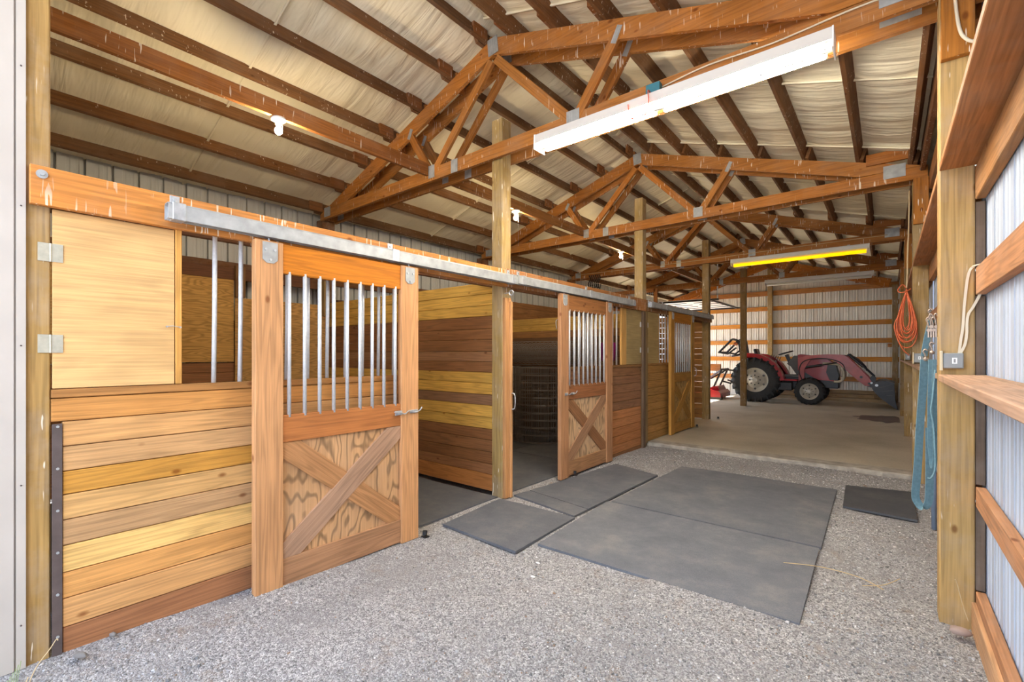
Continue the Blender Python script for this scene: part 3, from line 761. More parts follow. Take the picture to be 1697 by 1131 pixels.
for i, t in enumerate(TR):
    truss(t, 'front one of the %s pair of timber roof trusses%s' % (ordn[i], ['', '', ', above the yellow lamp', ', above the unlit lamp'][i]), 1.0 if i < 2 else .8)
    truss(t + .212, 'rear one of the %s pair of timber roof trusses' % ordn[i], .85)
# lateral brace running over the stalls
for i, (y0, y1) in enumerate([(-0.2, TR[0] - .01), (TR[0] + .26, TR[1] - .01), (TR[1] + .26, TR[2] - .01), (TR[2] + .26, TR[3] - .01)]):
    b = box('brace', (-4.07, y0, 3.47), (-4.03, y1, 3.61), W_BEAM, vary(C_BEAM if i == 0 else (0.34, .16, .06)), None)
    tag(b, 'long wooden brace between trusses above the stalls, %s length carrying a bare bulb' % ['nearest', 'second', 'third', 'farthest'][i] if i < 3 else 'farthest length of long wooden brace above the stalls', 'beam')

# ---------------------------------------------------------------- stall fronts
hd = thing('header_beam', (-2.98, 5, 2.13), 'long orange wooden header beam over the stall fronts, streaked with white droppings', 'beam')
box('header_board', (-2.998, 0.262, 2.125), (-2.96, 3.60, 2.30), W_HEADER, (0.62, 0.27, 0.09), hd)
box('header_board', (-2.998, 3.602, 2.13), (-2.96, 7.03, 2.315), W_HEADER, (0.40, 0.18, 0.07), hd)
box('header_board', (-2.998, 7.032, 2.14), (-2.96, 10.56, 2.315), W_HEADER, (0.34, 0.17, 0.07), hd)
box('inner_header_board', (-3.18, 0.34, 2.14), (-3.142, 10.5, 2.28), W_BEAM, C_DARK, hd)
g = Geo().add(discgeo((-2.957, 0.30, 2.262), (1, 0, 0), 0.02, 0.006, 14)).add(discgeo((-2.953, 0.30, 2.262), (1, 0, 0), 0.009, 0.012, 6)); g.build('bolt', M_GALVP, hd)

def boards(parent, y0, y1, tops, colors, x0=-3.038, x1=-3.0, gap=0.004):
    """boards running along Y; tops = list of top heights down to the last bottom"""
    for i in range(len(tops) - 1):
        zt, zb_ = tops[i], tops[i + 1]
        box('plank', (x0, y0, zb_ + gap), (x1 + random.uniform(-.003, .001), y1, zt), W_BOARD, colors[i % len(colors)], parent, 1, 0.003)
def steps(z0, z1, pitch):
    out = [z0]
    while out[-1] - pitch > z1 + .02: out.append(out[-1] - pitch)
    out.append(z1); return out

# first stall front
s1 = thing('stall_front', (-3.02, 1.4, 0), 'nearest stall front of light orange pine planks with a plywood feed door and pipe bars', 'stall wall')
Z1 = [1.245, 1.135, 1.017, 0.900, 0.790, 0.672, 0.552, 0.425, 0.303, 0.168, 0.03]
cols = [(0.60, 0.30, 0.11), (0.60, 0.34, 0.15), (0.58, 0.35, 0.17), (0.56, 0.29, 0.08), (0.64, 0.39, 0.17), (0.50, 0.31, 0.16), (0.80, 0.52, 0.21), (0.68, 0.36, 0.14), (0.64, 0.36, 0.16), (0.36, 0.17, 0.085)]
for i in range(10):
    y0 = 0.334 if i == 0 else 0.372
    box('plank', (-3.038, y0, Z1[i + 1] + .004), (-3.0 + random.uniform(-.002, .001), 2.30, Z1[i]), W_BOARD, cols[i], s1, 1, 0.003)
box('sill', (-3.05, 0.334, 1.249), (-2.994, 2.36, 1.288), W_BOARD, (0.42, 0.21, 0.08), s1, 1)
box('end_stud', (-3.06, 2.302, 0.0), (-3.0, 2.36, 1.247), W_BOARD, (0.34, .19, .09), s1, 2)
box('stop_strip', (-3.03, 0.815, 1.290), (-2.998, 0.845, 2.136), W_BOARD, (0.66, 0.36, 0.12), s1, 2)
fd = box('feed_door', (-3.015, 0.338, 1.292), (-3.0, 0.811, 2.122), W_SMOOTH, (0.70, 0.455, 0.215), s1, 1, 0.002)
for zz in (1.92, 1.50):
    g = Geo().box((-2.999, 0.335, zz - .042), (-2.996, 0.374, zz + .042), .001).box((-2.999, 0.290, zz - .042), (-2.996, 0.328, zz + .042), .001).tube([(-2.996, 0.3315, zz - .042), (-2.996, 0.3315, zz + .042)], .004, 8)
    for dy in (0.305, 0.36):
        for dz in (-.028, 0, .028): g.add(discgeo((-2.995, dy, zz + dz), (1, 0, 0), 0.0035, 0.002, 6))
    g.build('hinge', M_ZINC, fd)
g = Geo().tube([(-2.996, 0.775, 1.60), (-2.985, 0.775, 1.60)], .005, 6).tube([(-2.994, 0.835, 1.598), (-2.983, 0.835, 1.598)], .005, 6).tube([(-2.988, 0.775, 1.60), (-2.984, 0.80, 1.604), (-2.986, 0.835, 1.598)], .0022, 6)
g.build('hook_latch', M_GALV, fd)
box('corner_angle', (-3.0, 0.336, -.01), (-2.994, 0.371, 1.128), M_BROWNST, None, s1, 2, .001)
g = Geo()
for k in range(6): g.add(discgeo((-2.992, 0.355, 0.14 + k * .195), (1, 0, 0), 0.006, 0.005, 8))
g.build('angle_bolts', M_GALVP, s1)
for k in range(10): tube('bar', [(-3.02, 1.005 + .139 * k, 1.27), (-3.02, 1.010 + .139 * k, 1.7), (-3.02, 1.012 + .139 * k, 2.15)], .0125, M_PIPE, s1, 10)
# first/second/third doors
def sliding_door(y0, y1, z0, label, c, cply, crails=None, bars=9):
    X1 = -2.89; W = 0.165; zt = z0 + 2.135; X0 = X1 - 0.05
    t = thing('sliding_door', ((X0 + X1) / 2, (y0 + y1) / 2, z0), label, 'stall door')
    for a in (y0, y1 - W): box('stile', (X0, a, z0), (X1, a + W, zt), W_BOARD, vary(c, .06), t, 2, .004)
    yi0, yi1 = y0 + W, y1 - W; XI = X1 - .012
    rc = tuple(q * .85 for q in c)
    box('rail', (X0 + .006, yi0, zt - .185), (XI, yi1, zt - .003), W_BOARD, crails[0] if crails else vary((c[0], c[1] * .8, c[2] * .6), .05), t, 1)
    box('rail', (X0 + .006, yi0, z0 + .905), (XI, yi1, z0 + 1.075), W_BOARD, crails[1] if crails else vary(rc, .05), t, 1)
    box('rail', (X0 + .006, yi0, z0 + .012), (XI, yi1, z0 + .185), W_BOARD, crails[2] if crails else vary(rc, .05), t, 1)
    box('door_panel', (X0 + .008, yi0, z0 + .185), (X0 + .02, yi1, z0 + .905), W_DOORPLY, cply, t, 2, 0)
    # X brace: one whole diagonal, two half diagonals
    za, zb_ = z0 + .187, z0 + .903; hw = .072
    dy, dz = yi1 - yi0, zb_ - za
    def diag(p, q, xa, xb, cut0=0.0, cut1=1.0, col_=c):
        # parallel sided board clipped to the opening
        (ya, z_a), (yb, z_b) = p, q; d = Vector((yb - ya, z_b - z_a)); L = d.length; d /= L; nn = Vector((-d.y, d.x))
        A = Vector((ya, z_a)) + d * L * cut0; B = Vector((ya, z_a)) + d * L * cut1
        poly = [A - nn * hw, B - nn * hw, B + nn * hw, A + nn * hw]
        # extend then clip with Sutherland-Hodgman
        if cut0 == 0: poly[0] -= d * .2; poly[3] -= d * .2
        if cut1 == 1: poly[1] += d * .2; poly[2] += d * .2
        for nx, nz, cc in ((1, 0, yi0), (-1, 0, -yi1), (0, 1, za), (0, -1, -zb_)):
            out = []
            for i in range(len(poly)):
                a, b = poly[i], poly[(i + 1) % len(poly)]; fa = nx * a.x + nz * a.y - cc; fb = nx * b.x + nz * b.y - cc
                if fa >= 0: out.append(a)
                if (fa >= 0) != (fb >= 0): out.append(a + (b - a) * (fa / (fa - fb)))
            poly = out
        # build in a local frame so that the grain follows the brace
        c3 = Vector(((xa + xb) / 2, (A.x + B.x) / 2, (A.y + B.y) / 2)); x_ = Vector((0, d.x, d.y)); z_ = Vector((0, nn.x, nn.y)); y_ = z_.cross(x_)
        M = Matrix((x_, y_, z_)).transposed().to_4x4(); M.translation = c3; Mi = M.inverted()
        n_ = len(poly); V = [Mi @ Vector((xa, q_.x, q_.y)) for q_ in poly] + [Mi @ Vector((xb, q_.x, q_.y)) for q_ in poly]
        Fc = [tuple(reversed(range(n_))), tuple(range(n_, 2 * n_))] + [(i, (i + 1) % n_, (i + 1) % n_ + n_, i + n_) for i in range(n_)]
        meshobj('brace', V, Fc, W_BOARD, t, M, False, col_)
    diag((yi0, za), (yi1, zb_), X0 + .020, XI - .002, 0, 1, crails[3] if crails else tuple(q * .92 for q in c))
    diag((yi0, zb_), (yi1, za), X0 + .020, XI - .006, 0, 0.452, crails[4] if crails else tuple(q * .88 for q in rc))
    diag((yi0, zb_), (yi1, za), X0 + .020, XI - .006, 0.548, 1, crails[4] if crails else tuple(q * .88 for q in rc))
    for k in range(bars):
        yy = yi0 + .045 + (yi1 - yi0 - .09) * k / (bars - 1)
        tube('bar', [(X0 + .028, yy, z0 + 1.06), (X0 + .028, yy, zt - .17)], .0125, M_PIPE, t, 10)
    for yy in (y0 + .085, y1 - .085):
        hw_ = .044
        hg = prism('hanger', [(yy - hw_, zt - .03 + .02), (yy + hw_, zt - .03 + .02), (yy + hw_, zt - .115), (yy + .02, zt - .135), (yy - .02, zt - .135), (yy - hw_, zt - .115)], X1 + .001, X1 + .005, M_GALVP, t, None, 'yz')
        g = Geo()
        for a, b in ((-.026, -.055), (.026, -.055), (0, -.115)): g.add(discgeo((X1 + .007, yy + a, zt + b), (1, 0, 0), .008, .006, 10))
        g.tube([(X1 - .016, yy, zt - .05), (X1 - .016, yy, zt + .018)], .006, 8)
        g.build('hanger_bolts', M_GALV, hg)
    return t, X1, zt
d1, X1, zt = sliding_door(1.178, 2.402, 0.0, 'nearest sliding stall door of orange fir with an X brace and pipe bars', (0.60, 0.33, 0.165), (0.56, 0.34, 0.18), [(0.62, 0.23, 0.05), (0.46, 0.19, 0.075), (0.42, 0.235, 0.13), (0.44, 0.28, 0.185), (0.47, 0.25, 0.12)])
def latch(t, yc, z, s=1, x=None):
    x = X1 if x is None else x
    g = Geo().box((x, yc - .115, z - .016), (x + .004, yc - .05, z + .018), .001).box((x, yc - .035 + .06, z - .012), (x + .004, yc + .10, z + .014), .001)
    g.tube(spline([(x + .012, yc - .13, z + .012), (x + .013, yc - .07, z + .004), (x + .012, yc - .03, z - .01), (x + .013, yc + .01, z + .012), (x + .012, yc + .06, z - .006), (x + .014, yc + .11, z + .004), (x + .02, yc + .13, z + .03)], 5), .0045, 6)
    g.tube([(x + .010, yc - .09, z), (x + .02, yc - .09, z)], .007, 8).tube([(x + .010, yc + .06, z), (x + .02, yc + .06, z)], .007, 8)
    g.build('latch', M_GALV, t)
latch(d1, 2.29, 1.005)
d2, _, _ = sliding_door(4.47, 5.745, 0.015, 'second sliding stall door, weathered brown with an X brace, left half open', (0.44, 0.235, 0.125), (0.62, 0.42, 0.25), [(0.32, 0.145, 0.06), (0.30, 0.13, 0.06), (0.38, 0.21, 0.11), (0.38, 0.22, 0.13), (0.30, 0.15, 0.075)])
latch(d2, 4.66, 0.99)
d3, _, _ = sliding_door(7.93, 9.17, 0.06, 'farthest sliding stall door of yellowish wood with an X brace, on the concrete', (0.50, 0.27, 0.08), (0.48, 0.30, 0.11), bars=9)
g = Geo().tube(spline([(X1 + .002, 9.13, 1.20), (X1 + .04, 9.13, 1.18), (X1 + .045, 9.13, 1.12), (X1 + .04, 9.13, 1.06), (X1 + .002, 9.13, 1.04)], 4), .006, 6); g.build('handle', M_GALV, d3)
# door guide rollers on the floor
for (yy, zz, lb) in ((2.44, 0.0, 'black roller guide at the foot of the nearest sliding door'), (4.72, 0.03, 'black roller guide at the foot of the second sliding door'), (9.22, 0.05, 'black roller guide at the foot of the farthest sliding door'), (10.66, 0.05, 'small black floor guide beside the third centre post')):
    t = thing('roller_guide', (-2.86, yy, zz), lb, 'door guide')
    Geo().box((-2.885, yy - .02, zz), (-2.835, yy + .03, zz + .006)).tube([(-2.86, yy, zz), (-2.86, yy, zz + .03)], .006).build('bracket', M_BLACK, t)
    Geo().add(discgeo((-2.86, yy, zz + .035), (0, 0, 1), .019, .028, 12)).build('roller', M_TIRE, t)

# box track for the doors
def track(y0, y1, z, label, brackets, c=M_GALVP):
    t = thing('door_track', (-2.915, (y0 + y1) / 2, z), label, 'door track')
    H = .085; xa, xb = -2.945, -2.878
    prof = [(xb - .024, z), (xb, z), (xb, z + H - .012), (xb - .01, z + H), (xa + .01, z + H), (xa, z + H - .012), (xa, z), (xa + .024, z), (xa + .024, z + .004), (xa + .004, z + .004), (xa + .004, z + H - .014), (xa + .012, z + H - .004), (xb - .012, z + H - .004), (xb - .004, z + H - .014), (xb - .004, z + .004), (xb - .024, z + .004)]
    prism('rail_channel', prof, y0, y1, c, t)
    for yy in brackets:
        g = Geo().box((xa - .003, yy - .03, z - .003), (xb + .003, yy + .03, z + H + .003), .003).box((-2.9595, yy - .022, z + H - .02), (-2.954, yy + .022, z + H + .055), .001)
        g.box((-2.9595, yy - .022, z + H), (xa + .03, yy + .022, z + H + .008)).add(discgeo((-2.95, yy, z + H + .035), (1, 0, 0), .009, .01, 6))
        g.build('track_bracket', M_GALV, t)
    return t
track(0.752, 3.66, 2.155, 'long galvanized box track over the nearest sliding door', [0.80, 2.18, 3.60])
track(3.665, 6.47, 2.165, 'galvanized box track over the second sliding door', [3.76, 5.15, 6.40])
track(7.06, 10.40, 2.20, 'galvanized box track over the farthest sliding door', [7.12, 7.7, 9.0, 10.3])

# jamb boards, eye bolt on first post
t = thing('door_jamb', (-2.98, 3.6, 0.0), 'narrow upright jamb board on the nearest centre post with a metal pull handle', 'board')
box('jamb_board', (-2.999, 3.565, 0.01), (-2.962, 3.66, 2.02), W_BOARD, (0.52, 0.28, 0.13), t, 2)
box('jamb_strip', (-2.962, 3.625, 0.01), (-2.945, 3.66, 1.985), W_BOARD, (0.60, 0.33, 0.16), t, 2)
Geo().tube(spline([(-2.944, 3.645, 1.06), (-2.915, 3.65, 1.05), (-2.905, 3.65, .98), (-2.915, 3.65, .91), (-2.944, 3.645, .90)], 5), .006, 6).build('handle', M_GALV, t)
t = thing('eye_bolt', (-2.97, 3.63, 2.065), 'galvanized eye bolt screwed into the nearest centre post', 'eye bolt')
Geo().tube([(-3.0, 3.60, 2.066), (-2.94, 3.60, 2.066)], .005, 8).build('shank', M_GALV, t)
Geo().tube([(-2.915 + .025 * math.cos(a), 3.60 + 0.0, 2.066 + .025 * math.sin(a)) for a in np.linspace(0, 2 * PI, 17)], .006, 6).build('ring', M_GALV, t)

# second stall front
s2 = thing('stall_front', (-3.02, 5.8, 0), 'second stall front of darker brown planks with two bars and a feed door', 'stall wall')
c2 = [(0.30, .15, .075)] + [(0.30, 0.155, 0.085)] * 4 + [(0.46, 0.21, 0.095)] * 5
boards(s2, 4.84, 6.93, steps(1.26, -.02, .122), [vary(q, .08) for q in c2 + c2])
box('sill', (-3.05, 4.80, 1.262), (-2.99, 6.985, 1.30), W_BOARD, (0.30, 0.16, 0.07), s2, 1)
box('end_stud', (-3.04, 4.795, 0.0), (-3.0, 4.838, 1.26), W_BOARD, (0.30, 0.16, 0.07), s2, 2)
box('corner_post_board', (-2.998, 6.935, -.02), (-2.962, 7.02, 2.128), W_BOARD, (0.155, 0.105, 0.07), s2, 2)
box('stop_strip', (-3.03, 6.24, 1.302), (-2.998, 6.40, 2.13), W_BOARD, (0.62, 0.37, 0.14), s2, 2)
fd = box('feed_door', (-3.015, 6.405, 1.304), (-3.0, 6.925, 2.128), W_SMOOTH, (0.40, 0.30, 0.145), s2, 1, 0.002)
for k in range(11): tube('bar', [(-3.02, 4.85 + .127 * k, 1.29), (-3.02, 4.855 + .127 * k, 2.15)], .0125, M_PIPE, s2, 8)
for zz in (1.92, 1.52): Geo().box((-2.999, 6.885, zz - .04), (-2.996, 6.925, zz + .04)).build('hinge', M_WHITE, fd)
# third stall front
s3 = thing('stall_front', (-3.02, 8, 0), 'third stall front of yellowish planks standing on the concrete', 'stall wall')
boards(s3, 7.135, 9.20, steps(1.27, 0.052, .122), [vary((0.44, 0.245, 0.09), .08) for _ in range(14)])
box('sill', (-3.05, 7.135, 1.272), (-2.99, 9.22, 1.31), W_BOARD, (0.40, 0.21, 0.08), s3, 1)
box('corner_post_board', (-2.998, 7.028, 0.05), (-2.964, 7.11, 2.135), W_BOARD, (0.26, 0.175, 0.085), s3, 2)
fd = box('feed_door', (-2.999, 7.115, 1.312), (-2.984, 7.60, 2.135), W_SMOOTH, (0.40, 0.29, 0.13), s3, 1, 0.002)
for zz in (1.92, 1.52): Geo().box((-2.983, 7.116, zz - .04), (-2.980, 7.16, zz + .04)).build('hinge', M_WHITE, fd)
box('stop_strip', (-3.03, 7.603, 1.312), (-2.996, 7.65, 2.135), W_BOARD, (0.58, 0.33, 0.11), s3, 2)
for k in range(11): tube('bar', [(-3.02, 7.72 + .135 * k, 1.30), (-3.02, 7.72 + .135 * k, 2.16)], .0125, M_PIPE, s3, 8)

# partitions between stalls (boards along X)
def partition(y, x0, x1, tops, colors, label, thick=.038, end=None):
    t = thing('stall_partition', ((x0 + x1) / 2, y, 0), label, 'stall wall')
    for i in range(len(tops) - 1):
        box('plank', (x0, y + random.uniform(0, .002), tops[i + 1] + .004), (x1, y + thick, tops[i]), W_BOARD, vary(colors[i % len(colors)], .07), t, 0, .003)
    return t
Y_, D_ = (0.74, 0.45, 0.13), (0.29, 0.135, 0.06)
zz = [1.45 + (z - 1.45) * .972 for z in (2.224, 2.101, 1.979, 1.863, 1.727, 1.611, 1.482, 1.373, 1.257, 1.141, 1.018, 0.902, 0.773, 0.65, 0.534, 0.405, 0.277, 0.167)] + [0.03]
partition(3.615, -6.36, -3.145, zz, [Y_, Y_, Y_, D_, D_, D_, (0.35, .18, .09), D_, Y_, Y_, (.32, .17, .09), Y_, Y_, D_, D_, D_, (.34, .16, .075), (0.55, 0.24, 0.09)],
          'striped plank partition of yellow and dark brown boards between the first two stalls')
partition(7.04, -6.36, -3.145, steps(2.12, 0.03, .12), [(0.50, 0.30, 0.09), (0.5, .3, .09), (.30, .15, .06)] + [(.15, .08, .04)] * 16, 'plank partition behind the wire fencing rolls, lower boards coloured dark for the unlit stall')  # boards below the top ones carry the unlit stall's shade in their colour
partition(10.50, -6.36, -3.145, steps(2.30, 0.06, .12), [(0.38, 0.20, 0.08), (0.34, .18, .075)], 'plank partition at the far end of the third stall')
# back walls of the stalls
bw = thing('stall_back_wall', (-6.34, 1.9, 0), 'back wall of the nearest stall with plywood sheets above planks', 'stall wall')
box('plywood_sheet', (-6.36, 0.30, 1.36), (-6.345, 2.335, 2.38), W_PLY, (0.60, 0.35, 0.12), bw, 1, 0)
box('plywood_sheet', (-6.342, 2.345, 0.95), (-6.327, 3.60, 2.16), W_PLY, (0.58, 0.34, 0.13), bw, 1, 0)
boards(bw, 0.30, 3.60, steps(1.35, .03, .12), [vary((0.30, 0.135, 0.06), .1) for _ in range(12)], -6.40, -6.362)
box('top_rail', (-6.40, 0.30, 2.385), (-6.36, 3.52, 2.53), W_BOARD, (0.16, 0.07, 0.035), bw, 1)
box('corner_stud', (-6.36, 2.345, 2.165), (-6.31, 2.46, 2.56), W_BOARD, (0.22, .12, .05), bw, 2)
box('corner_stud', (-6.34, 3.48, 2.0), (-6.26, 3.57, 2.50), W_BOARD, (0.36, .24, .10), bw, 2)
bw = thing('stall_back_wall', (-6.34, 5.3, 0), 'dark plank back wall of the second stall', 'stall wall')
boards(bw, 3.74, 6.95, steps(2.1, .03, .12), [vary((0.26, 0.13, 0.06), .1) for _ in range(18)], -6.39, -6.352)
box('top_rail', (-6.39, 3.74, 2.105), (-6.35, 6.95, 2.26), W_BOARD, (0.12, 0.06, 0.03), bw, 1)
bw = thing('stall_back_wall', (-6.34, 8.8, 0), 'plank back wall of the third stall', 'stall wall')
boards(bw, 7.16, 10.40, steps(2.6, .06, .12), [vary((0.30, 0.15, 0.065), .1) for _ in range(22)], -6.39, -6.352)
# magenta bucket seen through the second stall bars
t = thing('bucket', (-3.30, 6.25, 1.30), 'magenta plastic bucket hanging behind the second stall bars', 'bucket')
lathe('bucket_body', [(0.10, 0.0), (0.135, 0.26), (0.142, 0.265), (0.13, 0.262), (0.095, 0.01)], (-3.22, 6.25, 1.36), M_MAGENTA, t, 20)
tube('hanging_cord', [(-3.22, 6.25, 1.735), (-3.165, 6.25, 2.145)], .004, M_TAN, t, 5)
tube('bucket_handle', [(-3.22, 6.25 + .135 * math.cos(a), 1.61 + .13 * math.sin(a)) for a in np.linspace(0, PI, 12)], .003, M_GALV, t, 6)

# ---------------------------------------------------------------- wire fencing rolls in the second stall
def wire_roll(cx, cy, r, z0, hh, label, mat, turns=3, vert=40, rows=9, w_=.0028):
    t = thing('wire_roll', (cx, cy, z0), label, 'fencing roll')
    g = Geo()
    for row in range(rows):
        z = z0 + hh * row / (rows - 1)
        for tr_ in range(turns):
            rr = r * (1 - .07 * tr_); ph = tr_ * 1.1
            g.tube([(cx + rr * math.cos(a + ph), cy + rr * math.sin(a + ph), z + .006 * math.sin(3 * a + tr_)) for a in np.linspace(0, 2 * PI, 25)], w_, 4)
    g.build('horizontal_wires', mat, t)['kind'] = 'stuff'
    g = Geo()
    for tr_ in range(turns):
        rr = r * (1 - .07 * tr_)
        for k in range(vert):
            a = 2 * PI * (k + tr_ * .37) / vert; g.tube([(cx + rr * math.cos(a), cy + rr * math.sin(a), z0), (cx + rr * math.cos(a), cy + rr * math.sin(a), z0 + hh)], w_ * .7, 4)
    g.build('upright_wires', mat, t)['kind'] = 'stuff'
    return t
wire_roll(-4.55, 6.38, 0.46, 0.036, 1.20, 'large upright roll of rusty wire fencing in the second stall', M_DARKWIRE, 4, 56, 11, .004)
wire_roll(-5.42, 6.55, 0.27, 0.036, 1.20, 'small upright roll of pale woven wire fencing in the second stall', M_WIRE, 4, 26, 12, .004)
t = thing('wire_roll', (-5.0, 6.5, 1.33), 'dark loose roll of wire netting lying across the upright fencing rolls', 'fencing roll')
g = Geo()
for tr_ in range(4):
    rr = .20 - .035 * tr_
    for k in range(24):
        x = -5.85 + k * .085
        g.tube([(x + .03 * math.sin(a), 6.45 + rr * math.cos(a), 1.475 + rr * math.sin(a)) for a in np.linspace(0, 2 * PI, 15)], .003, 4)
    for k in range(14):
        a = 2 * PI * k / 14 + tr_; g.tube([(-5.9 + i * .25, 6.45 + (rr + .01 * math.sin(i * 2.3 + k)) * math.cos(a), 1.475 + (rr + .01 * math.sin(i + k)) * math.sin(a)) for i in range(9)], .003, 4)
g.build('netting', M_DARKWIRE, t)['kind'] = 'stuff'
t = thing('snap_hook', (-4.6, 6.9, 2.0), 'small steel snap hook hanging on the partition inside the second stall', 'hook')
tube('hook', spline([(-4.62, 7.03, 2.08), (-4.62, 6.98, 2.06), (-4.62, 6.98, 1.98), (-4.61, 6.98, 1.93), (-4.63, 6.99, 1.91)], 4), .008, M_PIPE, t, 6)

# ---------------------------------------------------------------- right side: shelf, overhead boards
t = thing('shelf', (0.30, 1.0, 1.30), 'dusty wooden shelf board along the right wall nearest the camera', 'shelf')
box('shelf_board', (0.215, -1.6, 1.306), (0.358, 3.446, 1.342), W_PLAIN, (0.52, 0.33, 0.22), t, 1, .004)
box('shelf_board', (0.359, -1.6, 1.300), (0.402, 3.446, 1.342), W_PLAIN, (0.42, 0.27, 0.18), t, 1, .003)
for i, (y0, y1) in enumerate(((3.62, 6.96), (7.12, 10.43), (10.6, 13.79))):
    b = box('shelf', (0.215, y0, 1.310), (0.40, y1, 1.342), W_PLAIN, vary((0.46, 0.29, 0.18)), None, 1)
    tag(b, '%s shelf board along the right wall, behind the nearest post' % ['second', 'third', 'fourth'][i], 'shelf')
for i, (y0, y1) in enumerate(((-1.6, 3.446), (3.60, 6.96), (7.12, 10.43), (10.6, 13.79))):
    b = box('overhead_board', (0.22, y0, 2.452), (0.402, y1, 2.49), W_PLAIN, vary((0.50, 0.24, 0.11), .05), None, 1)
    tag(b, '%s flat board above head height along the right wall' % ['nearest broad', 'second', 'third', 'farthest'][i], 'board')

# ---------------------------------------------------------------- lamps
def strip_lamp(x0, x1, y, z, label, tubemat, two=True, lit=True):
    t = thing('strip_light', ((x0 + x1) / 2, y, z), label, 'lamp')
    H = 0.12
    # slanted reflector housing
    prism('housing', [(y - .075, z - .022), (y + .075, z - .022), (y + .072, z + .052), (y + .055, z + .062), (y - .055, z + .062), (y - .072, z + .052)], x0, x1, M_LAMP, t, None, 'yz')
    for xx in (x0 + .3, x1 - .3): Geo().box((xx - .02, y - .01, z + .062), (xx + .02, y + .135, z + .066)).box((xx - .02, y + .08, z + .04), (xx + .02, y + .13, z + .10)).build('mount_bracket', M_GALV, t)
    if two: prism('centre_ridge', [(y - .012, z - .055), (y + .012, z - .055), (y + .02, z - .023), (y - .02, z - .023)], x0 + .01, x1 - .01, M_LAMP, t, None, 'yz')
    for xx in (x0, x1):
        prism('end_cap', [(y - .082, z - .075), (y + .082, z - .075), (y + .078, z + .054), (y + .05, z + .065), (y - .05, z + .065), (y - .078, z + .054)], xx - .004, xx + .004, M_WHITE, t, None, 'yz')
    secs = [(x0 + .05, (x0 + x1) / 2 - .04), ((x0 + x1) / 2 + .04, x1 - .05)] if lit and two else [(x0 + .04, x1 - .04)]
    for a, b in secs:
        for dy in ((-.05, .05) if two else (-.0,)):
            tube('tube', [(a, y + dy, z - .045 - (0 if two else .02)), (b, y + dy, z - .045 - (0 if two else .02))], .019 if two else .032, tubemat, t, 12)
            for q in (a, b): Geo().box((q - .012, y + dy - .014, z - .062), (q + .012, y + dy + .014, z - .01)).build('lamp_holder', M_WHITE, t)
    return t
strip_lamp(-2.42, -0.25, 3.385, 3.332, 'long double fluorescent strip light with glowing white tubes on the nearest truss', M_TUBE)
strip_lamp(-2.50, -0.25, 10.30, 3.34, 'strip light with a bright yellow glowing tube on the third truss', M_YTUBE, False)
strip_lamp(-2.50, -0.25, 13.70, 3.34, 'unlit pale strip light on the farthest truss, above the tractor', M_GLASSUNLIT, False, False)
def bulb(x, y, z, label):
    t = thing('bulb_light', (x, y, z), label, 'lamp')
    lathe('lamp_base', [(0.058, 0), (0.06, -.008), (0.055, -.02), (0.028, -.03), (0.024, -.055), (0.02, -.06)], (x, y, z), M_WHITE, t, 20)
    lathe('lamp_bulb', [(0.010, -.06), (0.014, -.072), (0.026, -.09), (0.031, -.106), (0.026, -.124), (0.012, -.136), (0.003, -.138)], (x, y, z), M_BULB, t, 16)
    g = Geo(); g.tube([(x + .03, y + .02, z - .03), (x + .03, y + .02, z - (.13 if y < 3 else .5))], .0012, 4); g.build('pull_chain', M_GALV, t)
bulb(-4.05, 1.84, 3.469, 'bare glowing bulb nearest the camera, under the brace over the nearest stall')
bulb(-4.05, 5.10, 3.469, 'bare glowing bulb over the second stall, beside the nearest centre post')
bulb(-4.05, 8.40, 3.469, 'bare glowing bulb over the third stall, farthest from the camera')

# outlet box and cable on the nearest truss
t = thing('outlet_box', (-1.40, 3.47, 3.47), 'blue and ivory outlet box on the nearest truss above the strip light', 'outlet')
box('box_body', (-1.455, 3.445, 3.43), (-1.345, 3.498, 3.53), M_BLUE, None, t, 0, .004)
box('outlet_cover', (-1.462, 3.42, 3.405), (-1.338, 3.497, 3.428), M_IVORY, None, t, 0, .003)
box('plug', (-1.40, 3.395, 3.402), (-1.372, 3.419, 3.426), M_PLUG, None, t, 2, .003)
c_ = tube('lamp_cord', spline([(-1.386, 3.39, 3.414), (-1.375, 3.30, 3.40), (-1.365, 3.285, 3.30), (-1.40, 3.28, 3.20), (-1.47, 3.28, 3.20), (-1.515, 3.285, 3.27), (-1.53, 3.295, 3.345)], 6), .004, M_REDCORD, None, 6)
tag(c_, 'short red lamp cord looping below the outlet box on the nearest truss', 'cord')
c_ = tube('cable', spline([(-1.345, 3.493, 3.50), (-1.0, 3.493, 3.535), (-0.6, 3.493, 3.52), (-0.2, 3.493, 3.545), (0.1, 3.493, 3.55), (0.27, 3.45, 3.56)], 6), .006, M_CABLE, None, 6)
tag(c_, 'cream cable stapled along the bottom chord of the nearest truss', 'cable')
c_ = tube('cable', spline([(-6.2, 10.385, 3.50), (-5, 10.385, 3.49), (-3.9, 10.385, 3.49), (-2.6, 10.385, 3.50), (-1.3, 10.385, 3.52), (0.0, 10.385, 3.53)], 6), .006, M_TAN, None, 6)
tag(c_, 'thin tan cable along the third truss above the yellow lamp', 'cable')
c_ = tube('cable', spline([(0.275, 3.40, 3.9), (0.272, 3.395, 3.5), (0.29, 3.392, 3.20), (0.325, 3.392, 3.10), (0.385, 3.40, 3.07)], 6), .008, M_CABLE, None, 6)
tag(c_, 'cream cable hanging down the top of the nearest right post', 'cable')

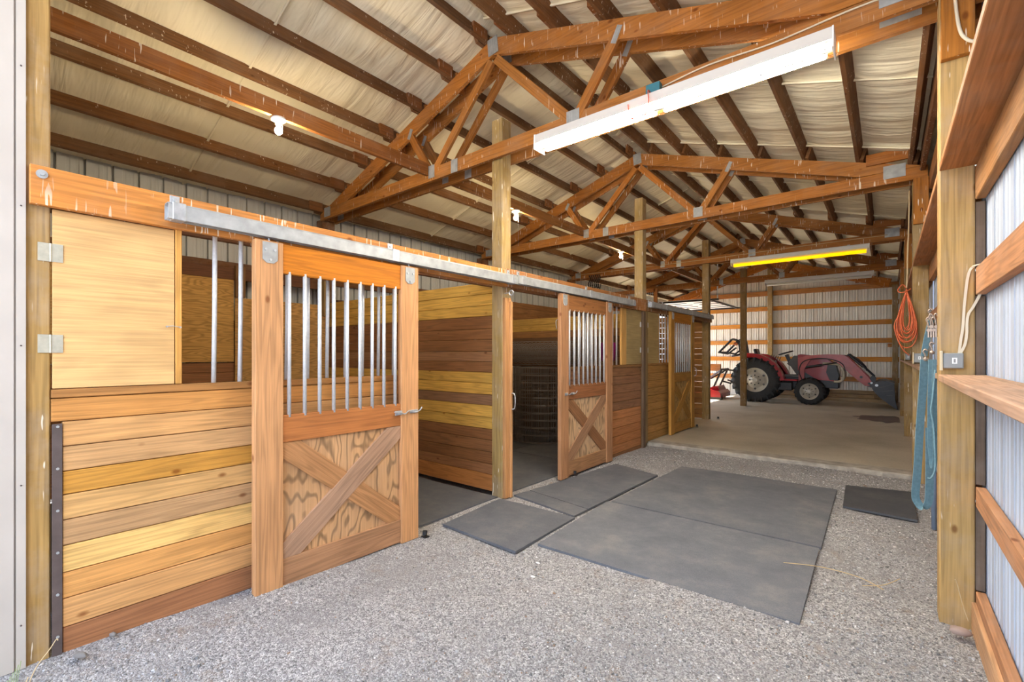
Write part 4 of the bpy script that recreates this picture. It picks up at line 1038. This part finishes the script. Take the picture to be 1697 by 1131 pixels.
# junction boxes
def jbox(x0, x1, y, z0, z1, label, d=.05):
    t = thing('junction_box', ((x0 + x1) / 2, y, z0), label, 'junction box')
    box('box_body', (x0, y - d, z0), (x1, y, z1), M_GREYBOX, None, t, 0, .004)
    xm = (x0 + x1) / 2 + .005; zm = (z0 + z1) / 2
    box('rating_sticker', (xm - .010, y - d - .0015, zm - .016), (xm + .010, y - d, zm + .016), M_WHITE, None, t, 2, 0)
    box('sticker_print', (xm - .004, y - d - .002, zm - .010), (xm + .004, y - d - .0014, zm + .010), M_GREYBOX, None, t, 2, 0)
    box('side_outlet', (x0 - .012, y - d, z0 - .012), (x0 - .001, y - .004, z1 + .012), M_IVORY, None, t, 2, .002)
    return t
jbox(0.232, 0.312, 3.449, 1.376, 1.458, 'grey steel junction box with a white sticker on the nearest right post')
jbox(0.232, 0.312, 6.96, 1.36, 1.465, 'grey junction box on the second right post below the orange cord')
jbox(0.236, 0.30, 10.425, 1.36, 1.46, 'small grey junction box on the third right post')
for k, pts in enumerate([[(0.298, 3.44, 1.455), (0.303, 3.437, 1.52), (0.312, 3.437, 1.60), (0.318, 3.437, 1.72), (0.328, 3.437, 1.84), (0.337, 3.437, 1.89), (0.352, 3.44, 1.915), (0.38, 3.40, 1.92)],
                         [(0.300, 3.43, 1.455), (0.318, 3.430, 1.50), (0.326, 3.432, 1.56), (0.327, 3.434, 1.62), (0.333, 3.436, 1.665), (0.350, 3.436, 1.70), (0.372, 3.43, 1.755), (0.385, 3.42, 1.80)]]):
    c_ = ribbon('cable', pts, .011, .005, (1, 0, 0), M_CABLE); tag(c_, ['left one of the two cream cables above the junction box on the nearest right post', 'right one of the two cream cables above the junction box, bent below the girt'][k], 'cable')
g = Geo()
c_ = tube('cable', spline([(0.315, 6.90, 1.46), (0.325, 6.90, 1.60), (0.345, 6.90, 1.78), (0.357, 6.93, 1.85), (0.37, 6.95, 1.87)], 6), .008, M_CABLE); tag(c_, 'cream cable rising beside the second right post', 'cable')

# orange extension cord coil on the second right post
t = thing('extension_cord', (0.19, 6.85, 1.7), 'coiled orange extension cord hanging beside the second right post', 'cord')
g = Geo(); r_ = random.Random(3)
for k in range(13):
    wd = .045 + .007 * k + r_.uniform(-.008, .008); Lh = .40 + .012 * k + r_.uniform(-.04, .03); ph = r_.uniform(-.01, .01); dp = r_.uniform(-.03, .03)
    pts = []
    for a in np.linspace(0, 2 * PI, 30):
        u = (1 - math.cos(a)) / 2
        pts.append((0.165 + ph * u + wd * math.sin(a) * (u ** .8), 6.87 + dp * u, 2.19 - Lh * u * 1.17))
    g.tube(pts, .0058, 6)
g.build('cord_loops', M_ORANGE, t, True)
g = Geo(); g.tube(spline([(0.165, 6.87, 2.20), (0.13, 6.86, 2.24), (0.09, 6.86, 2.18), (0.12, 6.85, 2.15), (0.18, 6.85, 2.17), (0.20, 6.86, 2.19)], 6), .0058, 6)
g.tube(spline([(0.10, 6.86, 1.90), (0.06, 6.86, 1.78), (0.09, 6.86, 1.62), (0.14, 6.87, 1.50), (0.19, 6.88, 1.44)], 6), .0058, 6)
g.build('cord_tail', M_ORANGE, t, True)
t2 = tube('rope', spline([(0.19, 6.9, 3.30), (0.185, 6.89, 2.9), (0.175, 6.88, 2.6), (0.172, 6.88, 2.35), (0.165, 6.87, 2.2)], 6), .007, M_TAN, None, 6)
tag(t2, 'thin tan rope holding up the orange extension cord', 'rope')

# teal lead straps, halters with snaps and a pipe on the nearest right post
def strap(pts, width, label, side=(1, .25, 0), snap=None):
    t = thing('lead_strap', pts[0], label, 'strap')
    ribbon('webbing', pts, width, .004, side, M_TEAL, t)
    if snap:
        x, y, z = snap
        g = Geo().tube(spline([(x, y, z), (x - .003, y, z + .02), (x - .011, y, z + .038), (x - .002, y, z + .052), (x + .009, y, z + .042)], 5), .0042, 6)
        g.add(discgeo((x, y, z - .008), (0, 1, 0), .012, .010, 12)); g.build('snap', M_NICKEL, t, True)
    return t
strap([(0.175, 3.78, 1.42), (0.168, 3.80, 1.25), (0.155, 3.82, 1.0), (0.145, 3.83, .75), (0.135, 3.84, .58), (0.145, 3.84, .53), (0.170, 3.84, .50), (0.192, 3.84, .53), (0.20, 3.84, .62), (0.20, 3.83, 1.0)], .045, 'wide teal nylon strap with a long loop hanging lowest beside the nearest right post', (1, .6, 0), (0.178, 3.74, 1.43))
strap([(0.205, 3.74, 1.66), (0.19, 3.75, 1.58), (0.178, 3.76, 1.50), (0.172, 3.77, 1.44)], .032, 'short teal strap with a snap, topmost in the bundle by the nearest right post', (1, .4, 0), (0.200, 3.72, 1.67))
strap([(0.200, 3.72, 1.42), (0.196, 3.73, 1.2), (0.196, 3.74, .95), (0.205, 3.74, .80), (0.214, 3.72, .78), (0.218, 3.71, .88), (0.216, 3.70, 1.1), (0.214, 3.70, 1.42)], .022, 'narrow teal strap folded double, tight against the nearest right post', (1, .4, 0), (0.204, 3.69, 1.47))
c_ = tube('cable', spline([(0.216, 3.66, 1.36), (0.205, 3.66, 1.2), (0.198, 3.66, 1.12), (0.21, 3.66, 1.02), (0.216, 3.655, .8), (0.20, 3.66, .73), (0.185, 3.68, .72)], 6), .005, M_TEAL, None, 6); tag(c_, 'thin blue-green cord looping beside the nearest right post', 'cord')
c_ = tube('pipe', [(0.30, 5.20, 0.0), (0.29, 5.22, 1.30)], .018, M_BLUEPIPE, None, 12); tag(c_, 'blue-grey plastic pipe standing on the gravel behind the straps of the nearest right post', 'pipe')
t = thing('strap_hook', (0.205, 3.63, 1.70), 'cluster of nickel snap hooks at the top of the teal straps', 'hook')
for k in range(4):
    x = 0.186 + k * .011; dz = .02 * (k % 2)
    tube('hook', spline([(x, 3.64, 1.60 + dz), (x - .004, 3.64, 1.635 + dz), (x - .009, 3.64, 1.655 + dz), (x - .001, 3.64, 1.668 + dz), (x + .007, 3.64, 1.652 + dz)], 5), .004, M_NICKEL, t, 6)
    Geo().add(discgeo((x, 3.64, 1.592 + dz), (0, 1, 0), .010, .010, 10)).tube([(x, 3.64, 1.59 + dz), (x, 3.64, 1.55)], .005, 6).build('swivel', M_NICKEL, t)

# ---------------------------------------------------------------- overhead door lifted flat at the left rear
t = thing('overhead_door', (-5.2, 15.6, 3.05), 'raised white panelled overhead door lying flat below the rear roof', 'garage door')
for k in range(3):
    x0 = -6.38 + k * .80
    box('door_section', (x0, 14.10, 3.05), (x0 + .79, 17.05, 3.085), M_WHITE, None, t, 1, .003)
    for j in range(6):
        yy = 14.14 + j * .57
        box('section_stile', (x0 + .12, yy - .02, 3.035), (x0 + .70, yy + .02, 3.049), M_BLACK, None, t, 0, 0)
for yy in (14.04, 17.11): box('track_rail', (-6.38, yy - .02, 3.01), (-3.75, yy + .02, 3.06), M_BLACK, None, t, 0, .002)
box('end_bar', (-4.01, 14.08, 3.01), (-3.965, 17.07, 3.048), M_BLACK, None, t, 1, .002)
for yy in (14.04, 17.11): box('rail_hanger', (-3.80, yy - .012, 3.06), (-3.77, yy + .012, roof(-3.8) + .06), M_GALV, None, t, 2, 0)
# black tack hanging from the third truss
t = thing('tack', (-5.6, 10.35, 3.3), 'tangle of black straps hanging under the third truss over the stalls', 'tack')
g = Geo()
for k in range(6):
    x = -5.85 + k * .055; g.tube(spline([(x, 10.34, 3.44), (x + .04, 10.33, 3.34), (x - .02, 10.33, 3.22), (x + .03, 10.33, 3.12 - .02 * (k % 3)), (x + .06, 10.33, 3.20)], 5), .012, 5)
g.build('hanging_straps', M_BLACK, t)
# wire-faced crate-like frame above the third stall
t = thing('wire_frame_panel', (-5.1, 10.9, 2.7), 'wood-framed wire mesh panel standing above the far stalls', 'panel')
for a, b in (((-5.6, 11.02, 3.02), (-4.4, 11.02, 3.02)), ((-5.6, 11.02, 2.62), (-4.4, 11.02, 2.62))): beam('frame_rail', a, b, .09, .04, W_BEAM, C_BEAM, t)
for x in (-5.6, -4.4): beam('frame_stile', (x, 11.02, .05), (x, 11.02, 3.06), .09, .04, W_BEAM, C_BEAM, t, up=(1, 0, 0))
g = Geo()
for k in range(24): g.tube([(-5.58 + k * .05, 11.02, 2.64), (-5.58 + k * .05, 11.02, 3.0)], .004, 4)
for k in range(8): g.tube([(-5.58, 11.02, 2.66 + k * .048), (-4.42, 11.02, 2.66 + k * .048)], .004, 4)
g.build('wire_mesh', M_WIRE, t)['kind'] = 'stuff'

# ---------------------------------------------------------------- lumber pile along the back wall
rows = [(17.22, .05, 3.9, -3.75), (17.36, .05, 3.4, -3.6), (17.495, .05, 3.6, -3.4), (17.23, .16, 2.6, -2.9), (17.36, .16, 3.1, -3.3), (17.49, .16, 3.3, -3.2), (17.40, .27, 2.1, -1.9), (17.50, .27, 1.6, -3.5)]
for i, (yy, z, L, x0) in enumerate(rows):
    c_ = box('timber', (x0, yy - .06, z + .001), (x0 + L, yy + .06, z + .10), W_PLAIN, vary((0.36, 0.25, 0.14), .2), None, 0, .006)
    tag(c_, ['front bottom timber', 'middle bottom timber', 'rear bottom timber', 'front timber of the second layer', 'middle timber of the second layer', 'rear timber of the second layer', 'right timber on top', 'left timber on top'][i] + ' of the lumber stack along the back wall', 'timber', 'stacked timbers along the back wall')

# ---------------------------------------------------------------- tractor
T = thing('tractor', (-2.4, 15.8, 0.05), 'red compact tractor with front loader and black bucket, parked sideways at the rear', 'tractor')
YN = 15.35; YF = 16.45; YM = (YN + YF) / 2
def wheel(cx, cy, cz, R, Wd, rimr, face, nlug):
    prof = []
    for r, d in ((rimr, -.46), (R * .80, -.5), (R * .93, -.46), (R * .965, -.34), (R * .97, 0), (R * .965, .34), (R * .93, .46), (R * .80, .5), (rimr, .46)): prof.append((r, d * Wd))
    w_ = lathe('wheel', [(rimr * .97, -.46 * Wd)] + prof + [(rimr * .97, .46 * Wd)], (cx, cy, cz), M_TIRE, T, 40, 'y', True, True)
    g = Geo()
    for k in range(nlug):
        for s in (-1, 1):
            a = 2 * PI * (k + (0.5 if s > 0 else 0)) / nlug; a2 = a + s * 0 + .16
            p = Vector((cx + R * .965 * math.cos(a), cy, cz + R * .965 * math.sin(a))); q = Vector((cx + R * .955 * math.cos(a2), cy + s * Wd * .49, cz + R * .955 * math.sin(a2)))
            g.beam(p, q, R * .11, R * .06, up=Vector((math.cos(a), 0, math.sin(a))))
            q2 = Vector((cx + R * .80 * math.cos(a2 + .03), cy + s * Wd * .50, cz + R * .80 * math.sin(a2 + .03)))
            g.beam(q, q2, R * .07, R * .07, up=(0, 1, 0))
    g.build('tire_lugs', M_TIRE, w_)
    fy = cy + face * Wd * .30
    rim = lathe('rim', [(rimr * 1.0, -.02 * face), (rimr * 1.03, .03 * face), (rimr * .93, .035 * face), (rimr * .88, -.03 * face), (rimr * .80, -.04 * face), (rimr * .55, .0), (rimr * .50, .02 * face), (rimr * .26, .03 * face), (rimr * .24, .05 * face), (rimr * .12, .055 * face)], (cx, fy, cz), M_RIM, w_, 32, 'y')
    g = Geo()
    for k in range(8):
        a = 2 * PI * k / 8; g.add(discgeo((cx + rimr * .38 * math.cos(a), fy + face * .03, cz + rimr * .38 * math.sin(a)), (0, 1, 0), rimr * .05, .03, 8))
    for k in range(6):
        a = 2 * PI * (k + .5) / 6; g.add(discgeo((cx + rimr * .70 * math.cos(a), fy + face * -.012, cz + rimr * .70 * math.sin(a)), (0, 1, 0), rimr * .085, .02, 10))
    g.build('wheel_bolts', M_DGREY, w_)
RX, RZ, RR = -3.06, 0.70, 0.66
FX, FZ, FR = -1.70, 0.42, 0.375
wheel(RX, YN + .02, RZ, RR, .34, .37, -1, 22); wheel(RX, YF + .05, RZ, RR, .34, .37, 1, 22)
wheel(FX, YN + .04, FZ, FR, .24, .235, -1, 20); wheel(FX, YF - .04, FZ, FR, .24, .235, 1, 20)
# chassis, axles
g = Geo().box((-2.95, YM - .17, .50), (-1.05, YM + .17, .82), .02).box((-2.6, YM - .30, .45), (-2.0, YM + .30, .70), .03)
g.tube([(RX, YN, RZ), (RX, YF, RZ)], .09, 12).tube([(FX, YN, FZ), (FX, YF, FZ)], .055, 12).box((-2.62, YN + .0, .42), (-2.12, YN + .22, .66), .02)
g.box((FX - .12, YM - .4, .38), (FX + .12, YM + .4, .52), .02).build('chassis', M_BLACK, T)
box('step_board', (-2.52, YN - .08, .70), (-1.98, YN + .25, .745), M_RED, None, T, 0, .008)
box('step_board', (-2.52, YF - .25, .70), (-1.98, YF + .08, .745), M_RED, None, T, 0, .008)
Geo().box((-2.62, YN + .25, .80), (-1.98, YF - .25, .86), .01).build('operator_platform', M_DGREY, T)
# fenders: arcs around the rear wheels
def fender(y0, y1):
    outer = []; inner = []
    prof = [(-3.45, 1.50), (-3.30, 1.50), (-2.95, 1.46), (-2.72, 1.36), (-2.52, 1.18), (-2.38, .95), (-2.30, .72)]
    prof2 = [(-2.40, .70), (-2.48, .92), (-2.62, 1.10), (-2.80, 1.26), (-3.02, 1.36), (-3.30, 1.38), (-3.47, 1.40)]
    P_ = [(p.x, p.y) for p in [Vector(q) for q in prof + prof2]]
    prism('fender', P_, y0, y1, M_RED, T)
fender(YN - .12, YN + .20); fender(YF - .20, YF + .12)
prism('fender_side', [(-3.42, 1.44), (-2.98, 1.40), (-2.75, 1.30), (-2.55, 1.12), (-2.42, .90), (-2.35, .75), (-2.75, .75), (-3.30, 1.1)], YN + .17, YN + .20, M_RED, T)
prism('fender_side', [(-3.42, 1.44), (-2.98, 1.40), (-2.75, 1.30), (-2.55, 1.12), (-2.42, .90), (-2.35, .75), (-2.75, .75), (-3.30, 1.1)], YF - .20, YF - .17, M_RED, T)
tube('tail_handle', [(-3.72, YN, 1.40), (-3.60, YN, 1.43), (-3.46, YN, 1.46)], .03, M_BLACK, T)
# seat
g = Geo().box((-3.05, YM - .24, 1.18), (-2.62, YM + .24, 1.28), .04); g.beam((-3.05, YM, 1.22), (-3.16, YM, 1.62), .09, .44, up=(1, 0, 0), bev=.03); g.build('seat', M_BLACK, T)
Geo().box((-3.1, YM - .2, .84), (-2.6, YM + .2, 1.17), .02).build('seat_box', M_DGREY, T)
# folded roll bar
g = Geo()
for yy in (YM - .45, YM + .45):
    g.beam((-3.42, yy, 1.10), (-3.54, yy, 1.86), .07, .06, up=(1, 0, 0))
    g.tube(spline([(-3.54, yy, 1.86), (-3.72, yy, 1.92), (-3.85, yy, 1.80), (-4.12, yy, 1.52)], 4), .032, 8)
    g.tube([(-4.12, yy, 1.52), (-3.86, yy, 1.47), (-3.62, yy, 1.66)], .028, 8)
    g.add(discgeo((-3.56, yy, 1.84), (0, 1, 0), .06, .1, 12))
g.tube([(-4.12, YM - .45, 1.52), (-4.12, YM + .45, 1.52)], .032, 8).build('roll_bar', M_BLACK, T)
Geo().add(discgeo((-3.62, YM - .47, 1.78), (1, 0, 0), .05, .09, 14)).build('warning_lamp', emit('amber_lens', (0.35, 0.08, 0.02), 0.0), T)
# dash, steering
prism('dash_cowl', [(-2.30, 1.18), (-2.12, 1.42), (-1.98, 1.42), (-1.92, .95), (-2.05, .86), (-2.2, 1.10)], YM - .22, YM + .22, M_DGREY, T)
g = Geo().beam((-2.22, YM, 1.15), (-2.34, YM, 1.45), .09, .10, up=(1, 0, 0)); g.build('steering_column', M_BLACK, T)
st_ = Geo(); cw = Vector((-2.36, YM, 1.50)); ax = Vector((-.30, 0, 1)).normalized(); e1 = Vector((1, 0, .3)).normalized(); e2 = Vector((0, 1, 0))
st_.tube([cw + (e1 * math.cos(a) + e2 * math.sin(a)) * .19 for a in np.linspace(0, 2 * PI, 25)], .015, 6)
for k in range(3):
    a = 2 * PI * k / 3; st_.tube([cw, cw + (e1 * math.cos(a) + e2 * math.sin(a)) * .19], .01, 5)
st_.build('steering_wheel', M_BLACK, T)
g = Geo()
for k in range(5): g.tube([(-2.75 + k * .06, YN + .30 + .02 * k, 1.25), (-2.68 + k * .055, YN + .30 + .02 * k, 1.46 - .02 * k)], .009, 5)
g.build('levers', M_BLACK, T)
# hood
prism('hood', [(-2.02, 1.44), (-1.95, 1.46), (-1.4, 1.38), (-1.16, 1.20), (-1.08, .88), (-1.10, .70), (-1.55, .74), (-1.9, .98), (-2.02, 1.0)], YM - .25, YM + .25, M_RED, T)
prism('engine', [(-1.98, 1.0), (-1.90, .98), (-1.55, .74), (-1.5, .62), (-1.98, .62)], YM - .24, YM + .24, M_BLACK, T)
prism('hood_stripe', [(-1.80, 1.14), (-1.38, 1.10), (-1.40, 1.06), (-1.74, 1.08)], YM - .256, YM - .250, M_PINK, T)
prism('grille', [(-1.30, 1.18), (-1.12, 1.18), (-1.05, .86), (-1.07, .74), (-1.26, .74), (-1.34, .95)], YM - .257, YM + .257, M_BLACK, T)
g = Geo().tube(spline([(-1.42, YN + .30, 1.20), (-1.10, YN + .30, 1.18), (-.98, YN + .30, 1.10), (-.94, YN + .30, .90), (-.97, YN + .30, .76), (-1.06, YN + .30, .70), (-1.16, YN + .30, .70)], 5), .034, 8)
g.tube(spline([(-1.42, YF - .30, 1.20), (-1.10, YF - .30, 1.18), (-.98, YF - .30, 1.10), (-.94, YF - .30, .90), (-.97, YF - .30, .76), (-1.06, YF - .30, .70), (-1.16, YF - .30, .70)], 5), .034, 8)
g.box((-1.0, YM - .3, 1.02), (-.95, YM + .3, 1.08)).box((-1.0, YM - .3, .78), (-.95, YM + .3, .84)).build('brush_guard', M_CREAM, T)
# loader
for yy in (YN + .22, YF - .22):
    w2 = .055
    prism('loader_tower', [(-1.99, .62), (-1.86, .62), (-1.84, 1.05), (-1.70, 1.30), (-1.78, 1.40), (-2.0, 1.36), (-1.98, 1.0)], yy - .04, yy + .04, M_PINK, T)
    arm = prism('loader_arm', [(-1.93, 1.36), (-1.80, 1.42), (-1.3, 1.46), (-.92, 1.44), (-.84, 1.38), (-.62, 1.12), (-.40, .86), (-.33, .74), (-.38, .62), (-.47, .62), (-.62, .76), (-.90, 1.04), (-1.02, 1.20), (-1.20, 1.30), (-1.6, 1.33), (-1.90, 1.27)], yy - w2, yy + w2, M_PINK, T)
    prism('arm_gusset', [(-1.12, 1.42), (-.90, 1.42), (-.84, 1.36), (-.98, 1.14), (-1.06, 1.22)], yy - w2 - .012, yy + w2 + .012, M_PINK, arm)
    Geo().tube([(-1.02, yy - w2 - .005, 1.25), (-1.02, yy + w2 + .005, 1.25)], .03, 10).tube([(-.55, yy - w2 - .005, .85), (-.55, yy + w2 + .005, .85)], .035, 10).tube([(-.38, yy - w2 - .012, .68), (-.38, yy + w2 + .012, .68)], .03, 10).build('arm_pins', M_BLACK, arm)
    g = Geo().tube([(-1.86, yy, 1.08), (-1.42, yy, 1.16)], .034, 10).tube([(-1.42, yy, 1.16), (-1.08, yy, 1.23)], .016, 8); g.build('lift_cylinder', M_BLACK, T)
    g = Geo().tube([(-.84, yy, 1.46), (-.50, yy, 1.12)], .030, 10).tube([(-.50, yy, 1.12), (-.27, yy, .86)], .015, 8); g.tube(spline([(-.90, yy - .05, 1.42), (-.70, yy - .05, 1.38), (-.48, yy - .05, 1.14), (-.44, yy - .05, 1.02)], 4), .01, 5).build('tilt_cylinder', M_BLACK, T)
    g = Geo().tube(spline([(-1.9, yy - .07, .75), (-1.97, yy - .07, 1.0), (-1.85, yy - .07, 1.26), (-1.5, yy - .07, 1.34), (-1.15, yy - .07, 1.30), (-.95, yy - .07, 1.18), (-.9, yy - .07, 1.0)], 5), .013, 5); g.build('hydraulic_hose', M_PLUG, T)
Geo().tube([(-.62, YN + .2, .95), (-.62, YF - .2, .95)], .045, 12).build('cross_tube', M_PINK, T)
# bucket: curved shell plus side plates
BY0, BY1 = YN - .18, YF + .18
shell = [(0.13, .72), (-.05, .78), (-.20, .76), (-.32, .68), (-.31, .56), (-.22, .42), (-.10, .30), (.03, .18), (.19, .06)]
V = []; Fc = []
for (x, z) in shell: V += [(x, BY0, z), (x, BY1, z)]
for (x, z) in shell: V += [(x + .018, BY0, z - .008), (x + .018, BY1, z - .008)]
n_ = len(shell)
for i in range(n_ - 1): Fc += [(2 * i, 2 * i + 1, 2 * i + 3, 2 * i + 2), (2 * n_ + 2 * i, 2 * n_ + 2 * i + 2, 2 * n_ + 2 * i + 3, 2 * n_ + 2 * i + 1)]
Fc += [(0, 2 * n_, 2 * n_ + 1, 1), (2 * n_ - 2, 2 * n_ - 1, 4 * n_ - 1, 4 * n_ - 2)]
bk = meshobj('bucket', V, Fc, M_BLACK, T)
for yy in (BY0, BY1 - .012): prism('side_plate', shell + [(.15, .3)], yy, yy + .012, M_BLACK, bk)
for k in range(3):
    a = k * .09; prism('wear_rib', [(-.20 + a, .60 - a), (.10, .70 - 1.6 * a), (.10, .685 - 1.6 * a), (-.20 + a, .58 - a)], BY0 - .008, BY0, M_DGREY, bk)
Geo().tube([(-.33, YN + .14, .70), (-.33, YF - .14, .70)], .028, 10).add(discgeo((-.22, BY0 - .006, .66), (0, 1, 0), .035, .012, 12)).build('bucket_pin', M_GALV, bk)
for yy in (YN + .22, YF - .22): prism('quick_attach', [(-.42, .60), (-.28, .56), (-.24, .80), (-.30, .90), (-.36, .84)], yy - .03, yy + .03, M_BLACK, T)

# red implement behind the tractor
M_ = thing('mower_deck', (-4.4, 15.8, .05), 'bright red mower deck implement behind the tractor, half hidden by the stalls', 'mower')
prism('deck', [(-4.02, .10), (-4.02, .24), (-4.10, .32), (-4.45, .36), (-4.9, .34), (-5.1, .24), (-5.1, .12)], 15.25, 16.4, M_RED, M_)
prism('deck_cover', [(-4.10, .32), (-4.16, .46), (-4.30, .44), (-4.50, .36)], 15.45, 16.2, M_RED, M_)
g = Geo().beam((-4.30, 15.5, .40), (-4.05, 15.5, .98), .05, .04).beam((-4.30, 16.2, .40), (-4.05, 16.2, .98), .05, .04).beam((-4.05, 15.5, .98), (-4.55, 15.8, .66), .04, .04).beam((-4.05, 16.2, .98), (-4.5, 15.9, .66), .04, .04)
g.tube([(-4.05, 15.45, .98), (-4.05, 16.25, .98)], .035, 8).tube([(-4.05, 15.8, .98), (-3.8, 15.8, .95)], .025, 8).tube([(-4.05, 15.5, .62), (-3.78, 15.55, .55)], .025, 8).tube([(-4.05, 16.2, .62), (-3.78, 16.15, .55)], .025, 8)
g.build('hitch_frame', M_BLACK, M_)
Geo().box((-5.1, 15.24, .05), (-4.0, 15.27, .12)).add(discgeo((-4.08, 15.4, .13), (0, 1, 0), .08, .06, 14)).build('skid_shoe', M_BLACK, M_)
b = box('wood_block', (-4.52, 15.9, .92), (-4.2, 16.0, 1.14), W_PLAIN, C_ORANGE, M_)

# ---------------------------------------------------------------- small things on the gravel
def pebble(x, y, z, a, b, c, rot, label, mat=None):
    import bmesh
    bm = bmesh.new(); bmesh.ops.create_icosphere(bm, subdivisions=2, radius=1.0)
    r_ = random.Random(int(x * 1000)); 
    for v in bm.verts: v.co *= 1 + .12 * math.sin(3 * v.co.x + 5 * v.co.y + r_.random())
    me = bpy.data.meshes.new('stone'); bm.to_mesh(me); bm.free(); me.materials.append(mat or M_STONE); me.polygons.foreach_set('use_smooth', [True] * len(me.polygons))
    o = bpy.data.objects.new('stone', me); M = Matrix.Translation((x, y, z)) @ Matrix.Rotation(rot, 4, 'Z') @ Matrix.Diagonal((a, b, c, 1)); link(o, M, None); return tag(o, label, 'stone')
pebble(-2.90, 0.42, 0.062, .034, .017, .014, .5, 'oval grey stone on the gravel near the left corner post')
pebble(-2.975, 0.55, 0.068, .020, .012, .010, .3, 'small flat stone against the lowest plank of the nearest stall front')
pebble(0.29, 3.30, 0.03, .045, .03, .022, .1, 'pinkish tan stone at the foot of the nearest right post', M_TANSTONE)
def stalk(pts, r, mat, label, cat='straw'):
    o = tube('stalk', spline(pts, 6), r, mat, None, 5); return tag(o, label, cat)
stalk([(-0.55, 3.62, .036), (-0.35, 3.72, .028), (-0.15, 3.70, .03), (-0.02, 3.62, .02)], .003, M_STRAW, 'long dry straw stalk lying on the gravel near the right')
stalk([(-0.12, 3.56, .036), (-0.02, 3.64, .040), (0.06, 3.80, .042)], .0025, M_STRAW, 'short dry stalk crossing the long straw stalk')
stalk([(-2.86, 0.24, .0), (-2.88, 0.27, .08), (-2.90, 0.32, .14), (-2.905, 0.34, .17), (-2.90, 0.345, .165)], .0022, M_STRAW, 'tall bent dry grass stem beside the cream trim', 'grass')
stalk([(-2.84, 0.215, .0), (-2.86, 0.235, .03), (-2.88, 0.25, .06)], .002, M_STRAW, 'short dry grass stem at the lower left corner', 'grass')
gt = thing('grass_tuft', (-2.84, .18, 0), 'small tuft of green grass blades at the lower left corner', 'grass')
for k in range(7):
    ribbon('grass_blade', [(-2.84 - .01 * k, 0.17 + .006 * k, .0), (-2.85 - .008 * k, 0.175 + .007 * k, .04), (-2.86 - .014 * k, 0.18 + .009 * k, .075 + .006 * k)], .005, .001, (1, 0, 0), M_GRASS, gt)
for k, (x, y) in enumerate([(-1.78, 2.42), (-1.87, 2.60)]):
    o = box('wood_chip', (x - .014, y - .007, .014), (x + .014, y + .007, .02), M_WHITE, None, None, 0, .002); tag(o, ['white chip on the gravel in front of the mats', 'white chip on the gravel close to the nearest mat corner'][k], 'chip')
stalk([(0.33, 3.40, .05), (0.31, 3.41, .12), (0.29, 3.42, .22), (0.28, 3.42, .25)], .002, M_STRAW, 'dry stem leaning on the foot of the nearest right post', 'grass')
